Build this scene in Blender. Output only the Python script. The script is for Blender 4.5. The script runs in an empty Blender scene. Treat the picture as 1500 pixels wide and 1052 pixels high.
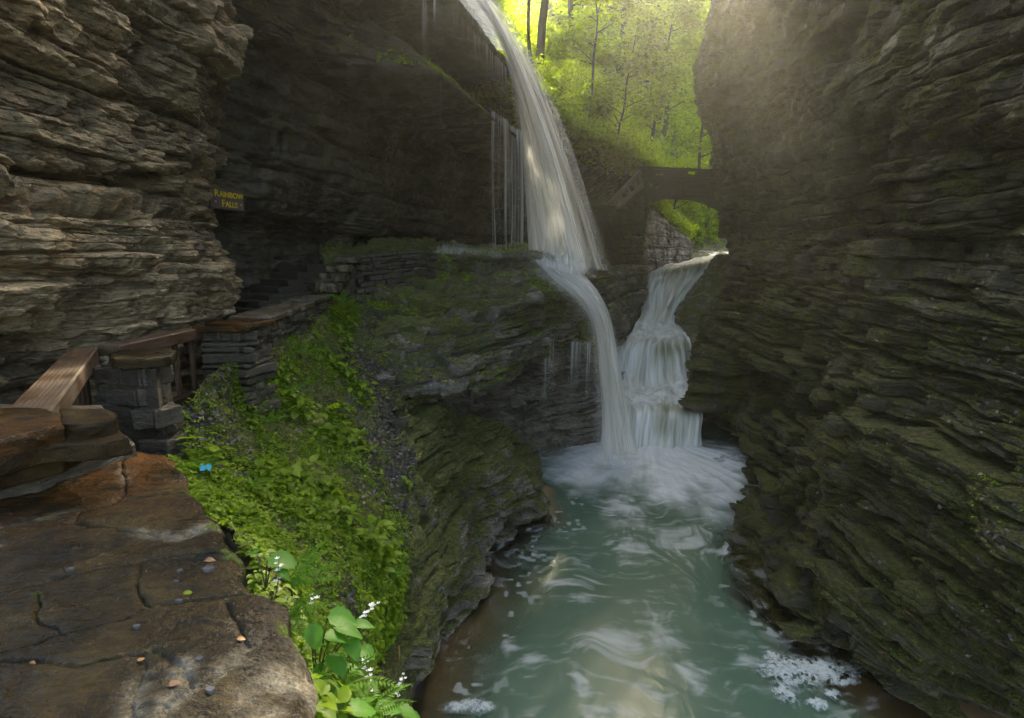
HAZE = .0014
EXPOSURE = 2.7
import bpy, bmesh, math, random
import numpy as np
from mathutils import Vector
random.seed(7)
RNG = np.random.default_rng(11)
S = bpy.context.scene
C = S.collection
PITCH = math.atan((526 - 380) / 800.0)
CP, SP = math.cos(PITCH), math.sin(PITCH)

# ---------- picture measurements -> places in the gorge (camera at the origin, y forward, z up) ----------
def at(px, py, D):
    """place seen at pixel (px,py) that lies D metres ahead of the viewpoint"""
    u, v = (px - 750) / 800.0, (526 - py) / 800.0
    y = CP + v * SP
    z = -SP + v * CP
    return np.array([u * D / y, D, z * D / y])

def at_z(px, py, z0):
    u, v = (px - 750) / 800.0, (526 - py) / 800.0
    y = CP + v * SP
    z = -SP + v * CP
    k = z0 / z
    return np.array([u * k, y * k, z0])

# ---------- noise ----------
def _hash(i, j, k, seed):
    h = (i.astype(np.int64) * 374761393 + j.astype(np.int64) * 668265263 + k.astype(np.int64) * 2147483647 + seed * 1274126177) & 0xFFFFFFFF
    h = ((h ^ (h >> 13)) * 1274126177) & 0xFFFFFFFF
    h = ((h ^ (h >> 16)) * 2246822519) & 0xFFFFFFFF
    h = h ^ (h >> 15)
    return (h & 0xFFFFFF) / float(0xFFFFFF)

def vnoise(x, y, z, seed=0):
    xi, yi, zi = np.floor(x), np.floor(y), np.floor(z)
    fx, fy, fz = x - xi, y - yi, z - zi
    fx = fx * fx * (3 - 2 * fx); fy = fy * fy * (3 - 2 * fy); fz = fz * fz * (3 - 2 * fz)
    r = 0
    for a in (0, 1):
        wx = fx if a else 1 - fx
        for b in (0, 1):
            wy = fy if b else 1 - fy
            for c in (0, 1):
                wz = fz if c else 1 - fz
                r = r + wx * wy * wz * _hash(xi + a, yi + b, zi + c, seed)
    return r

def fbm(x, y, z, octv=4, seed=0, gain=0.5):
    r = 0; a = 1.0; t = 0.0
    for o in range(octv):
        r = r + a * vnoise(x + o * 13.7, y - o * 7.3, z + o * 3.1, seed + o * 101)
        t += a; a *= gain
        x = x * 2.03; y = y * 2.03; z = z * 2.03
    return r / t - 0.5

def sstep(a, b, x):
    t = np.clip((x - a) / (b - a), 0, 1)
    return t * t * (3 - 2 * t)

# ---------- surfaces ----------
def _cr(ctrl, t):
    """Catmull-Rom along axis 0"""
    n = ctrl.shape[0]
    i = np.clip(np.floor(t).astype(int), 0, n - 2)
    f = (t - i)[:, None, None]
    p1, p2 = ctrl[i], ctrl[i + 1]
    p0 = np.where((i > 0)[:, None, None], ctrl[np.maximum(i - 1, 0)], 2 * p1 - p2)
    p3 = np.where((i < n - 2)[:, None, None], ctrl[np.minimum(i + 2, n - 1)], 2 * p2 - p1)
    m1, m2 = (p2 - p0) * .42, (p3 - p1) * .42
    f2, f3 = f * f, f * f * f
    return (2 * f3 - 3 * f2 + 1) * p1 + (f3 - 2 * f2 + f) * m1 + (-2 * f3 + 3 * f2) * p2 + (f3 - f2) * m2

def surface(ctrl, nr, nc):
    ctrl = np.asarray(ctrl, float)
    a = _cr(ctrl, np.linspace(0, ctrl.shape[0] - 1, nr))
    b = _cr(a.transpose(1, 0, 2), np.linspace(0, ctrl.shape[1] - 1, nc)).transpose(1, 0, 2)
    return b                                   # nr x nc x 3

def normals(G, toward=None):
    du = np.gradient(G, axis=1); dv = np.gradient(G, axis=0)
    n = np.cross(du, dv)
    n /= np.linalg.norm(n, axis=2, keepdims=True) + 1e-9
    if toward is not None:
        if np.mean(np.sum(n * (np.asarray(toward) - G), axis=2)) < 0:
            n = -n
    return n

def link(name, me, mat=None, parent=None, smooth=False):
    o = bpy.data.objects.new(name, me); C.objects.link(o)
    if mat is not None:
        for m in (mat if isinstance(mat, (list, tuple)) else [mat]): me.materials.append(m)
    if parent is not None: o.parent = parent
    if smooth and len(me.polygons):
        me.polygons.foreach_set('use_smooth', np.ones(len(me.polygons), dtype=bool))
    return o

def mesh_np(V, F, attrs=None, uv=None):
    """V n x 3, F m x k (all faces alike)"""
    V = np.asarray(V, np.float32).reshape(-1, 3); F = np.asarray(F, np.int32)
    me = bpy.data.meshes.new('m')
    me.vertices.add(len(V)); me.vertices.foreach_set('co', V.ravel())
    k = F.shape[1]
    me.loops.add(F.size); me.loops.foreach_set('vertex_index', F.ravel())
    me.polygons.add(len(F)); me.polygons.foreach_set('loop_start', np.arange(len(F), dtype=np.int32) * k)
    if uv is not None:
        l = me.uv_layers.new(name='UVMap')
        l.data.foreach_set('uv', np.asarray(uv, np.float32)[F.ravel()].ravel())
    if attrs:
        for nme, val in attrs.items():
            val = np.asarray(val, np.float32)
            if val.ndim == 2:
                at_ = me.attributes.new(nme, 'FLOAT_VECTOR', 'POINT'); at_.data.foreach_set('vector', val.ravel())
            else:
                at_ = me.attributes.new(nme, 'FLOAT', 'POINT'); at_.data.foreach_set('value', val.ravel())
    me.update(calc_edges=True)
    return me

def grid_faces(nr, nc, flip=False):
    i = np.arange(nr * nc).reshape(nr, nc)
    f = np.stack([i[:-1, :-1], i[:-1, 1:], i[1:, 1:], i[1:, :-1]], -1).reshape(-1, 4)
    return f[:, ::-1] if flip else f

def grid_mesh(G, attrs=None, uv=None, toward=None):
    nr, nc = G.shape[:2]
    flip = False
    if toward is not None:
        du = G[nr // 2, nc // 2 + 1] - G[nr // 2, nc // 2]; dv = G[nr // 2 + 1, nc // 2] - G[nr // 2, nc // 2]
        n = np.cross(du, dv)
        flip = np.dot(n, np.asarray(toward) - G[nr // 2, nc // 2]) < 0
    at2 = {k: v.reshape(-1) if v.ndim == 2 else v.reshape(-1, 3) for k, v in (attrs or {}).items()}
    return mesh_np(G.reshape(-1, 3), grid_faces(nr, nc, flip), at2, None if uv is None else uv.reshape(-1, 2))

# ---------- bedded shale relief ----------
def bed_layer(x, y, z, h, L, seed, groove=.35, blend=.3):
    w = z / h + 0.5 * (vnoise(x * 0.06 / h, y * 0.06 / h, z * .55 / h, seed) - .5)
    w = w + .25 * (vnoise(x * .5 / L, y * .5 / L, z * 0, seed + 5) - .5) + .45 * (vnoise(x * .8 / L, y * .8 / L, z * .35 / h, seed + 6) - .5) + .22 * (vnoise(x * 4 / L, y * 4 / L, z * .8 / h, seed + 10) - .5)
    i = np.floor(w); f = w - i
    wx = x / L + .6 * (vnoise(x * 1.3 / L, y * 1.3 / L, i, seed + 1) - .5) + _hash(i, i, i, seed + 3) * 9
    wy = y / L + .6 * (vnoise(x * 1.3 / L, y * 1.3 / L, i + 40, seed + 2) - .5) + _hash(i, i, i, seed + 4) * 9
    cell = _hash(np.floor(wx), np.floor(wy), i, seed + 7)
    sm = vnoise(x * .9 / L, y * .9 / L, i * 7.7, seed + 8)
    whole = _hash(i, i * 0, i * 0, seed + 9)
    off = (1 - blend) * cell + blend * sm
    off = .80 * off + .20 * whole - .5
    e = sstep(0, .13, f) * sstep(0, .07, 1 - f)
    gs = groove * (.2 + 1.3 * vnoise(x * .8 / L, y * .8 / L, i * 3.3, seed + 11))
    return off - gs * (1 - e), cell

def shale(G, N, amp=1.0, big=(.8, 2.4, .34), mid=(.24, .8, .16), small=(.08, .3, .055), seed=1, dip=(0.0, 0.0), rough=.03, zdamp=.25, lump=.25, gr=(.35, .35, .35)):
    """-> displaced grid, tone per vertex (each broken block has its own shade)"""
    x, y, z = G[..., 0], G[..., 1], G[..., 2]
    zz = z + dip[0] * x + dip[1] * y + .09 * fbm(x * .35, y * .35, z * .35, 3, seed + 50)
    d = lump * 2 * fbm(x * .45, y * .45, z * .7, 3, seed + 60) + lump * .9 * fbm(x * 1.5, y * 1.5, z * 2.2, 3, seed + 61)
    b, c1 = bed_layer(x, y, zz, big[0], big[1], seed, gr[0]); d = d + big[2] * b
    m = np.clip(.15 + 1.7 * vnoise(x * .7, y * .7, z * 1.3, seed + 71), .2, 1.7)          # some zones more broken than others
    b, c2 = bed_layer(x, y, zz, mid[0], mid[1], seed + 20, gr[1]); d = d + mid[2] * m * b
    b, c3 = bed_layer(x, y, zz, small[0], small[1], seed + 40, gr[2]); d = d + small[2] * np.clip(1.8 - m, .35, 1.6) * b
    r = fbm(x * 7, y * 7, z * 16, 4, seed + 80)
    d = d + rough * 2 * r + rough * 1.6 * (np.abs(fbm(x * 3, y * 3, z * 6, 4, seed + 81)) * 2 - .3)
    dirn = N * np.array([1, 1, zdamp]); dirn = dirn / (np.linalg.norm(dirn, axis=2, keepdims=True) + 1e-6)
    return G + dirn * (d * amp)[..., None], .35 * c1 + .35 * c2 + .30 * c3

# ---------- things ----------
def tag(o, label=None, cat=None, group=None, kind=None):
    if label: o['label'] = label
    if cat: o['category'] = cat
    if group: o['group'] = group
    if kind: o['kind'] = kind
    return o

def thing(name, label, cat, loc=(0, 0, 0), rotz=0.0, group=None):
    o = bpy.data.objects.new(name, None); C.objects.link(o)
    o.location = loc; o.rotation_euler = (0, 0, rotz); o.empty_display_size = .1
    return tag(o, label, cat, group)

def local(root, o):
    """o was built in world places: keep it there under its thing"""
    o.parent = root
    o.matrix_parent_inverse = root.matrix_basis.inverted()
    return o

def struct(name, me, mat, smooth=False):
    o = link(name, me, mat, None, smooth); o['kind'] = 'structure'
    return o

class MB:
    """collects boxes, bars and prisms into one mesh"""
    def __init__(s): s.bm = bmesh.new()
    def box8(s, pts):
        v = [s.bm.verts.new(tuple(p)) for p in pts]
        for f in ((0, 1, 2, 3), (7, 6, 5, 4), (0, 4, 5, 1), (1, 5, 6, 2), (2, 6, 7, 3), (3, 7, 4, 0)):
            s.bm.faces.new([v[i] for i in f])
        return s
    def bar(s, a, b, w, h, up=(0, 0, 1)):
        a = Vector(a); b = Vector(b); t = (b - a).normalized(); up = Vector(up)
        r = t.cross(up).normalized(); u = r.cross(t).normalized()
        P = []
        for e in (a, b):
            for sx, sy in ((-1, -1), (1, -1), (1, 1), (-1, 1)):
                P.append(e + r * (sx * w / 2) + u * (sy * h / 2))
        return s.box8(P)
    def tube(s, pts, rad, n=6):
        rings = []
        for i, p in enumerate(pts):
            p = Vector(p)
            t = (Vector(pts[min(i + 1, len(pts) - 1)]) - Vector(pts[max(i - 1, 0)])).normalized()
            r = t.cross(Vector((.31, .77, .55))).normalized(); u = r.cross(t)
            k = rad[i] if isinstance(rad, (list, tuple)) else rad
            rings.append([s.bm.verts.new(p + (r * math.cos(q * 2 * math.pi / n) + u * math.sin(q * 2 * math.pi / n)) * k) for q in range(n)])
        for A, B in zip(rings, rings[1:]):
            for q in range(n): s.bm.faces.new((A[q], A[(q + 1) % n], B[(q + 1) % n], B[q]))
        try:
            s.bm.faces.new(rings[0][::-1]); s.bm.faces.new(rings[-1])
        except ValueError: pass
        return s
    def slab(s, outline, z0, z1, rnd=0.0):
        """prism over an outline of (x,y); rnd pulls the upper rim in a little"""
        n = len(outline); c = np.mean(np.array(outline), axis=0)
        lo = [s.bm.verts.new((p[0], p[1], z0)) for p in outline]
        mid = [s.bm.verts.new((p[0], p[1], z1 - rnd)) for p in outline]
        hi = [s.bm.verts.new((p[0] + (c[0] - p[0]) * rnd * 1.2, p[1] + (c[1] - p[1]) * rnd * 1.2, z1)) for p in outline]
        for A, B in ((lo, mid), (mid, hi)):
            for q in range(n): s.bm.faces.new((A[q], A[(q + 1) % n], B[(q + 1) % n], B[q]))
        s.bm.faces.new(hi); s.bm.faces.new(lo[::-1])
        return s
    def mesh(s, cuts=0, bevel=0.0, rough=0.0, fs=6.0, seed=0, zs=1.0):
        bm = s.bm
        bmesh.ops.recalc_face_normals(bm, faces=bm.faces)
        if bevel: bmesh.ops.bevel(bm, geom=list(bm.edges), offset=bevel, segments=1, affect='EDGES', clamp_overlap=True)
        if cuts:
            bmesh.ops.triangulate(bm, faces=[f for f in bm.faces if len(f.verts) > 4])
            for _ in range(cuts):
                bmesh.ops.subdivide_edges(bm, edges=list(bm.edges), cuts=1, use_grid_fill=True)
        if rough:
            bm.normal_update()
            P = np.array([v.co[:] for v in bm.verts]); Nn = np.array([v.normal[:] for v in bm.verts])
            d = rough * 2 * fbm(P[:, 0] * fs, P[:, 1] * fs, P[:, 2] * fs * zs, 4, seed)
            P = P + Nn * d[:, None]
            for v, p in zip(bm.verts, P): v.co = p
        me = bpy.data.meshes.new('m'); bm.to_mesh(me); bm.free()
        return me
# ---------- materials ----------
def newmat(name):
    m = bpy.data.materials.new(name); m.use_nodes = True
    nt = m.node_tree; nt.nodes.clear()
    return m, nt
class NT:
    def __init__(s, nt): s.nt = nt
    def n(s, typ, **kw):
        nd = s.nt.nodes.new('ShaderNode' + typ)
        ins = kw.pop('ins', {})
        for k, v in kw.items(): setattr(nd, k, v)
        for k, v in ins.items():
            if hasattr(v, 'is_linked') or isinstance(v, bpy.types.NodeSocket): s.nt.links.new(v, nd.inputs[k])
            else: nd.inputs[k].default_value = v
        return nd
    def noise(s, vec, scale, detail=4, rough=.55, dist=0.0):
        return s.n('TexNoise', ins={'Vector': vec, 'Scale': scale, 'Detail': detail, 'Roughness': rough, 'Distortion': dist}).outputs['Fac']
    def ramp(s, fac, stops, interp='LINEAR'):
        r = s.n('ValToRGB', ins={'Fac': fac}); e = r.color_ramp.elements; r.color_ramp.interpolation = interp
        while len(e) < len(stops): e.new(.5)
        for q, (p, c) in zip(e, stops):
            q.position = p; q.color = (*c, 1) if len(c) == 3 else c
        return r.outputs['Color']
    def map(s, v, a, b, c=0.0, d=1.0, smooth=True):
        return s.n('MapRange', interpolation_type='SMOOTHSTEP' if smooth else 'LINEAR',
                   ins={'Value': v, 'From Min': a, 'From Max': b, 'To Min': c, 'To Max': d}).outputs['Result']
    def math(s, op, a, b=0.0, c=None):
        nd = s.n('Math', operation=op); 
        for i, v in enumerate((a, b) if c is None else (a, b, c)):
            if isinstance(v, bpy.types.NodeSocket): s.nt.links.new(v, nd.inputs[i])
            else: nd.inputs[i].default_value = v
        return nd.outputs[0]
    def mix(s, f, a, b, blend='MIX'):
        nd = s.n('Mix', data_type='RGBA', blend_type=blend)
        for k, v in ((0, f), (6, a), (7, b)):
            if isinstance(v, bpy.types.NodeSocket): s.nt.links.new(v, nd.inputs[k])
            elif k == 0: nd.inputs[0].default_value = v
            else: nd.inputs[k].default_value = (*v, 1)
        return nd.outputs[2]
    def scale(s, vec, xyz):
        return s.n('Mapping', ins={'Vector': vec, 'Scale': xyz}).outputs['Vector']
    def attr(s, name): return s.n('Attribute', attribute_name=name).outputs['Fac']
    def pos(s): return s.n('NewGeometry').outputs['Position']
    def obj(s): return s.n('TexCoord').outputs['Object']
    def out(s, sh, vol=None):
        o = s.n('OutputMaterial')
        if sh is not None: s.nt.links.new(sh, o.inputs['Surface'])
        if vol is not None: s.nt.links.new(vol, o.inputs['Volume'])

def rock_mat(name, dark, base, light, stain, moss=.5, mosscol=((.02, .03, .006), (.075, .10, .012)), wet=.5, bump=.6, wetz=None):
    """bedded shale: banded greys and browns, iron stain, damp gloss, moss where the mesh says and on upward faces"""
    m, nt = newmat(name); T = NT(nt)
    p = T.pos()
    st = T.scale(p, (1.1, 1.1, 9.0))
    warp = T.noise(T.scale(p, (.5, .5, .5)), 1.0, 2)
    pv = T.n('VectorMath', operation='ADD', ins={0: st, 1: T.n('CombineXYZ', ins={'Z': warp}).outputs[0]}).outputs[0]
    band = T.noise(pv, 1.0, 5, .62)
    blot = T.noise(p, 1.7, 4, .6)
    grain = T.noise(T.scale(p, (14, 14, 60)), 1.0, 4, .65)
    col = T.ramp(band, [(.28, dark), (.47, base), (.62, base), (.80, light)])
    col = T.mix(T.map(blot, .50, .72), col, T.mix(.55, col, stain))
    tone = T.map(T.attr('tone'), .2, .8, .45, 1.6, False)
    tn = T.n('CombineXYZ', ins={'X': tone, 'Y': tone, 'Z': T.math('MULTIPLY', tone, .98)}).outputs[0]
    col = T.mix(1.0, col, tn, 'MULTIPLY')
    # moss
    nz = T.n('SeparateXYZ', ins={0: T.n('NewGeometry').outputs['Normal']}).outputs['Z']
    mn = T.noise(p, 2.3, 5, .65)
    mf = T.noise(T.scale(p, (30, 30, 40)), 1.0, 3, .7)
    k = T.math('ADD', T.attr('moss'), T.math('MULTIPLY', nz, .28))
    k = T.math('ADD', k, T.math('MULTIPLY_ADD', mn, 2.2, -1.1))
    k = T.math('ADD', k, T.math('MULTIPLY_ADD', mf, .5, -.25))
    k = T.map(T.math('ADD', k, moss - .5), .36, .56)
    mcol = T.ramp(T.noise(T.scale(p, (55, 55, 55)), 1.0, 3, .7), [(.3, mosscol[0]), (.7, mosscol[1])])
    col = T.mix(T.math('MULTIPLY', k, .88), col, mcol)
    col = T.mix(.8, col, T.ramp(grain, [(.3, (.22, .22, .22)), (.48, (.85, .85, .85)), (.72, (1.7, 1.7, 1.7))]), 'MULTIPLY')
    wn = T.noise(p, 2.9, 3, .6)
    wetf = T.map(wn, .62 - .3 * wet, .78 - .3 * wet)
    rough = T.math('ADD', T.math('MULTIPLY', wetf, -.42), .72)
    rough = T.math('ADD', rough, T.math('MULTIPLY', k, .35))
    col = T.mix(T.math('MULTIPLY', wetf, .35 * wet), col, T.mix(1.0, col, (.55, .55, .55), 'MULTIPLY'))
    hb = T.math('ADD', T.math('MULTIPLY', grain, .6), T.math('MULTIPLY', T.noise(T.scale(p, (40, 40, 110)), 1.0, 3, .7), .5))
    hb = T.math('ADD', hb, T.math('MULTIPLY', T.math('MULTIPLY', mf, k), 1.2))
    b = T.n('Bump', ins={'Strength': bump, 'Distance': .05, 'Height': hb})
    bs = T.n('BsdfPrincipled', ins={'Base Color': col, 'Roughness': rough, 'Normal': b.outputs[0], 'Specular IOR Level': .45})
    T.out(bs.outputs[0])
    return m

def leaf_mat(name, c0, c1, trans=.55, gloss=.35, tcol=None):
    m, nt = newmat(name); T = NT(nt)
    rnd = T.n('NewGeometry').outputs['Random Per Island']
    pn = T.noise(T.pos(), .8, 2)
    f = T.math('ADD', T.math('MULTIPLY', rnd, .7), T.math('MULTIPLY', pn, .5))
    col = T.ramp(f, [(.15, c0), (.85, c1)])
    tc = T.mix(1.0, col, tcol or (2.2, 2.3, 1.2), 'MULTIPLY')
    d = T.n('BsdfPrincipled', ins={'Base Color': col, 'Roughness': gloss + .2, 'Specular IOR Level': .18})
    t = T.n('BsdfTranslucent', ins={'Color': tc})
    mx = T.n('MixShader', ins={0: trans, 1: d.outputs[0], 2: t.outputs[0]})
    T.out(mx.outputs[0])
    return m

def plain_mat(name, c0, c1, scale=(3, 3, 3), rough=.7, bump=.3, wet=False, detail=5):
    m, nt = newmat(name); T = NT(nt)
    p = T.obj()
    f = T.noise(T.scale(p, scale), 1.0, detail, .65)
    col = T.ramp(f, [(.3, c0), (.7, c1)])
    b = T.n('Bump', ins={'Strength': bump, 'Distance': .01, 'Height': f})
    r = rough
    if wet: r = T.map(T.noise(p, 4.0, 3), .4, .6, rough * .45, rough)
    bs = T.n('BsdfPrincipled', ins={'Base Color': col, 'Roughness': r, 'Normal': b.outputs[0]})
    T.out(bs.outputs[0])
    return m

def wood_mat(name, c0, c1, moss=0.0):
    m, nt = newmat(name); T = NT(nt)
    p = T.obj()
    g = T.noise(T.n('VectorMath', operation='ADD', ins={0: T.scale(p, (26, 2.2, 26)), 1: (0, 0, 0)}).outputs[0], 1.0, 4, .6, 1.4)
    ring = T.n('TexWave', wave_type='BANDS', bands_direction='X', ins={'Vector': T.scale(p, (9, 1.2, 9)), 'Scale': 1.6, 'Distortion': 7.0, 'Detail': 2.0, 'Detail Scale': .7}).outputs['Fac']
    f = T.math('ADD', T.math('MULTIPLY', g, .82), T.math('MULTIPLY', ring, .18))
    col = T.ramp(f, [(.25, c0), (.7, c1)])
    k = T.map(T.noise(p, 5.0, 4), .62 - moss * .2, .75 - moss * .2)
    col = T.mix(T.math('MULTIPLY', k, min(1, moss * 1.5)), col, (.05, .06, .012))
    b = T.n('Bump', ins={'Strength': .5, 'Distance': .01, 'Height': f})
    bs = T.n('BsdfPrincipled', ins={'Base Color': col, 'Roughness': T.map(T.noise(p, 3.0, 3), .35, .65, .38, .75), 'Normal': b.outputs[0]})
    T.out(bs.outputs[0])
    return m

def fall_mat(name, across=40.0, along=.8, lo=.35, hi=.75, tint=(.80, .82, .80), seed=0.0, tint2=None):
    """falling water: white silky threads with clear gaps; 'alpha' on the mesh thins the sheet"""
    m, nt = newmat(name); T = NT(nt)
    uv = T.n('TexCoord').outputs['UV']
    v = T.n('Mapping', ins={'Vector': uv, 'Scale': (across, along, 1), 'Location': (seed, seed * .37, 0)}).outputs['Vector']
    s1 = T.noise(v, 1.0, 4, .6, .15)
    v2 = T.n('Mapping', ins={'Vector': uv, 'Scale': (across * .22, along * .5, 1), 'Location': (seed * 2, 0, 0)}).outputs['Vector']
    s2 = T.noise(v2, 1.0, 2, .5, .2)
    st = T.math('ADD', T.math('MULTIPLY', s1, .6), T.math('MULTIPLY', s2, .4))
    a = T.attr('alpha')
    # alpha 1 -> full sheet, alpha .5 -> only the thick threads
    sh = T.math('ADD', st, T.math('MULTIPLY_ADD', a, 1.0, -.5))
    al = T.math('MULTIPLY', T.map(sh, lo, hi), T.map(a, 0.0, .25))
    col = tint
    if tint2 is not None:
        col = T.mix(T.map(s2, .42, .62), tint, tint2)
    d = T.n('BsdfDiffuse', ins={'Color': col if isinstance(col, bpy.types.NodeSocket) else (*col, 1)})
    t = T.n('BsdfTranslucent', ins={'Color': col if isinstance(col, bpy.types.NodeSocket) else (*col, 1)})
    w = T.n('MixShader', ins={0: .45, 1: d.outputs[0], 2: t.outputs[0]})
    tr = T.n('BsdfTransparent')
    mx = T.n('MixShader', ins={0: al, 1: tr.outputs[0], 2: w.outputs[0]})
    T.out(mx.outputs[0])
    return m

M = {}
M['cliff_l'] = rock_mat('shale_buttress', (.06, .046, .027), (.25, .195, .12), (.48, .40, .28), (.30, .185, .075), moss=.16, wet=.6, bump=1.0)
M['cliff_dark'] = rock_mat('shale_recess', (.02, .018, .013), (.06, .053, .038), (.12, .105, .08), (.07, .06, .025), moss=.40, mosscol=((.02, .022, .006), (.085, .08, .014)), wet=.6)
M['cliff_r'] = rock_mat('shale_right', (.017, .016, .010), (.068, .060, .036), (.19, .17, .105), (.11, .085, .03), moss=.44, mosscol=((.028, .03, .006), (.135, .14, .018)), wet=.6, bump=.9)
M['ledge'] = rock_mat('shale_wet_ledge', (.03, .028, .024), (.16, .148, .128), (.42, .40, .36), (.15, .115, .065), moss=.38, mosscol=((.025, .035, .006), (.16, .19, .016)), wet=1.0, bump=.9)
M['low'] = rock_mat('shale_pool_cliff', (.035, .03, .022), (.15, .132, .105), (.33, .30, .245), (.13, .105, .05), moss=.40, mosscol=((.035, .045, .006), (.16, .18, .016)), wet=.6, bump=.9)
M['soil'] = rock_mat('bank_soil', (.014, .012, .011), (.040, .034, .030), (.11, .10, .095), (.04, .03, .02), moss=.62, mosscol=((.035, .05, .005), (.17, .20, .014)), wet=.8, bump=1.0)
M['hill'] = rock_mat('hill_soil', (.03, .03, .015), (.06, .06, .025), (.12, .11, .08), (.06, .05, .02), moss=.75, mosscol=((.03, .05, .008), (.08, .13, .015)), wet=.1)
M['leaf_sun'] = leaf_mat('leaf_fresh', (.045, .085, .006), (.21, .28, .012), trans=.64)
M['leaf_deep'] = leaf_mat('leaf_deep', (.03, .055, .010), (.075, .11, .015), trans=.45)
M['leaf_low'] = leaf_mat('leaf_ground', (.035, .08, .005), (.16, .25, .014), trans=.42, gloss=.3)
M['fern'] = leaf_mat('leaf_fern', (.04, .11, .008), (.09, .20, .016), trans=.45, gloss=.4)
M['broad'] = leaf_mat('leaf_broad', (.035, .13, .02), (.08, .20, .02), trans=.4, gloss=.32)
M['bark'] = plain_mat('bark', (.02, .016, .011), (.08, .065, .05), (12, 12, 2.5), .85, .6)
M['stem'] = plain_mat('stem', (.05, .06, .02), (.09, .08, .03), (20, 20, 4), .5, .1)
M['petal'] = plain_mat('petal', (.6, .6, .55), (.8, .8, .76), (20, 20, 20), .6, .1)
M['wood'] = wood_mat('wet_timber', (.018, .010, .005), (.078, .044, .019), .15)
M['wood_red'] = wood_mat('wet_timber_red', (.018, .009, .005), (.065, .033, .017), .3)
M['wood_grey'] = wood_mat('weathered_timber', (.06, .045, .03), (.20, .155, .11), .2)
M['leaf_gold'] = leaf_mat('leaf_yellow', (.09, .135, .006), (.26, .33, .014), trans=.64)
M['sign'] = wood_mat('sign_board', (.045, .03, .023), (.10, .067, .053), 0.0)
M['letter'] = plain_mat('yellow_letter_paint', (.42, .30, .01), (.60, .44, .02), (30, 30, 30), .6, .1)
M['bolt'] = plain_mat('zinc_bolt', (.25, .3, .3), (.45, .5, .5), (30, 30, 30), .4, .1)
# ---------- the gorge ----------
GO = np.array([-1.4, 10.0]); GT = np.array([.287, .958]); GN = np.array([.958, -.287])
def gorge(t, n, z):
    p = GO + GT * t + GN * n
    return np.array([p[0], p[1], z])
EYE = (0, 0, 0)
def rows(rr): return np.array([[at(px, py, D) for px, D in cols] for py, cols in rr])
def rowsp(rr): return np.array([[at(px, py, D) for px, py, D in cols] for cols in rr])
def line(G, a): return np.broadcast_to(np.asarray(a, float), G.shape[:2]).copy()

# near left buttress
def buttress_row(py, edge, k, back=0.0):
    base = [(-330, 2.45), (-180, 2.85), (-60, 3.35), (40, 3.85), (120, 4.4), (190, 4.95), (250, 5.5), (edge - 22, 6.15), (edge, 6.7), (edge - 3, 7.8), (edge - 25, 9.6)]
    return (py, [(px, D * k) for px, D in base])
cr = [buttress_row(-2600, 330, .80), buttress_row(-900, 338, .86), buttress_row(-260, 330, .93), buttress_row(0, 322, .96), buttress_row(55, 341, .97),
      buttress_row(115, 343, .98), buttress_row(165, 334, .985), buttress_row(215, 316, .985), buttress_row(238, 300, .99),
      buttress_row(252, 292, 1.045), buttress_row(275, 292, 1.03), buttress_row(310, 299, .975), buttress_row(345, 308, .94), buttress_row(385, 316, .93),
      buttress_row(430, 313, .95), buttress_row(475, 306, .985), buttress_row(520, 302, 1.02), buttress_row(580, 302, 1.05), buttress_row(720, 302, 1.06)]
c = rows(cr)
# the dark seam slopes with the perspective: tilt the beds of that zone by moving the rows down to the left
for r in range(len(cr)):
    pass
G = surface(c, 980, 620)
Nn = normals(G, (2, 2, 0))
G2, TO = shale(G, Nn, 1.0, big=(.62, 1.7, .34), mid=(.20, .55, .20), small=(.066, .22, .08), seed=3, rough=.045, lump=.30)
z = G[..., 2]
seam = np.exp(-((z - .42 - .06 * np.sin(G[..., 1] * 1.3)) / .06) ** 2)
G2 = G2 - Nn * (seam * .22)[..., None]
mo = .18 + .25 * np.exp(-((z - .18) / .22) ** 2) + line(G, 0)
struct('left_cliff', grid_mesh(G2, {'moss': mo, 'tone': TO}, toward=(3, 3, 0)), M['cliff_l'])

# left wall: recess behind the falls, two lips, slope above
def prof(t):
    k = float(sstep(-1.6, -.2, np.array(t)) * (1 - sstep(4.6, 6.2, np.array(t))))       # where lip two stands out
    far = float(sstep(5.0, 8.0, np.array(t)))
    near = 1 - float(sstep(-2.5, -.8, np.array(t)))
    a = -1.15 + 1.25 * k
    w = lambda n: n * (1 - far) + (-.9 + .1 * n) * far
    P = [(w(-2.2), -6), (w(-2.3), -2), (w(-2.4), -.3), (w(-2.55), .35), (w(-2.15), .85), (w(-1.95), 1.5), (w(-1.75), 2.3), (w(-1.5), 2.85),
         (a, 2.98), (a + .06, 3.1), (a - .25 * k, 3.35), (a - .75 * k, 3.72), (w(-1.6), 3.95), (w(-1.45), 4.38), (-.05, 4.50), (.06, 4.72)]
    up_f = [(-.45, 4.95), (-1.3, 5.6), (-3.2, 7.9), (-6, 11), (-14, 20)]
    up_n = [(.15, 5.4), (.1, 6.4), (-.6, 8.2), (-2.5, 10.5), (-8, 14)]
    for f, q in zip(up_f, up_n):
        P.append((f[0] * (1 - near) + q[0] * near, f[1] * (1 - near) + q[1] * near))
    return P
ts = [-7, -5, -3.6, -2.4, -1.4, -.4, .6, 1.6, 2.6, 3.6, 4.6, 5.4, 6.4, 8, 10, 12.5, 15.5, 19, 24, 32]
def bend(t): return 1.9 * float(sstep(8.5, 17, np.array(t))) + max(0, t - 17) * .22
c = np.array([[gorge(t, n + bend(t) * (.25 + .75 * float(sstep(2.6, 4.2, np.array(z)))), z) for n, z in prof(t)] for t in ts]).transpose(1, 0, 2)
G = surface(c, 760, 900)
Nn = normals(G, (6, 8, 0))
x, y, z = G[..., 0], G[..., 1], G[..., 2]
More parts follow.
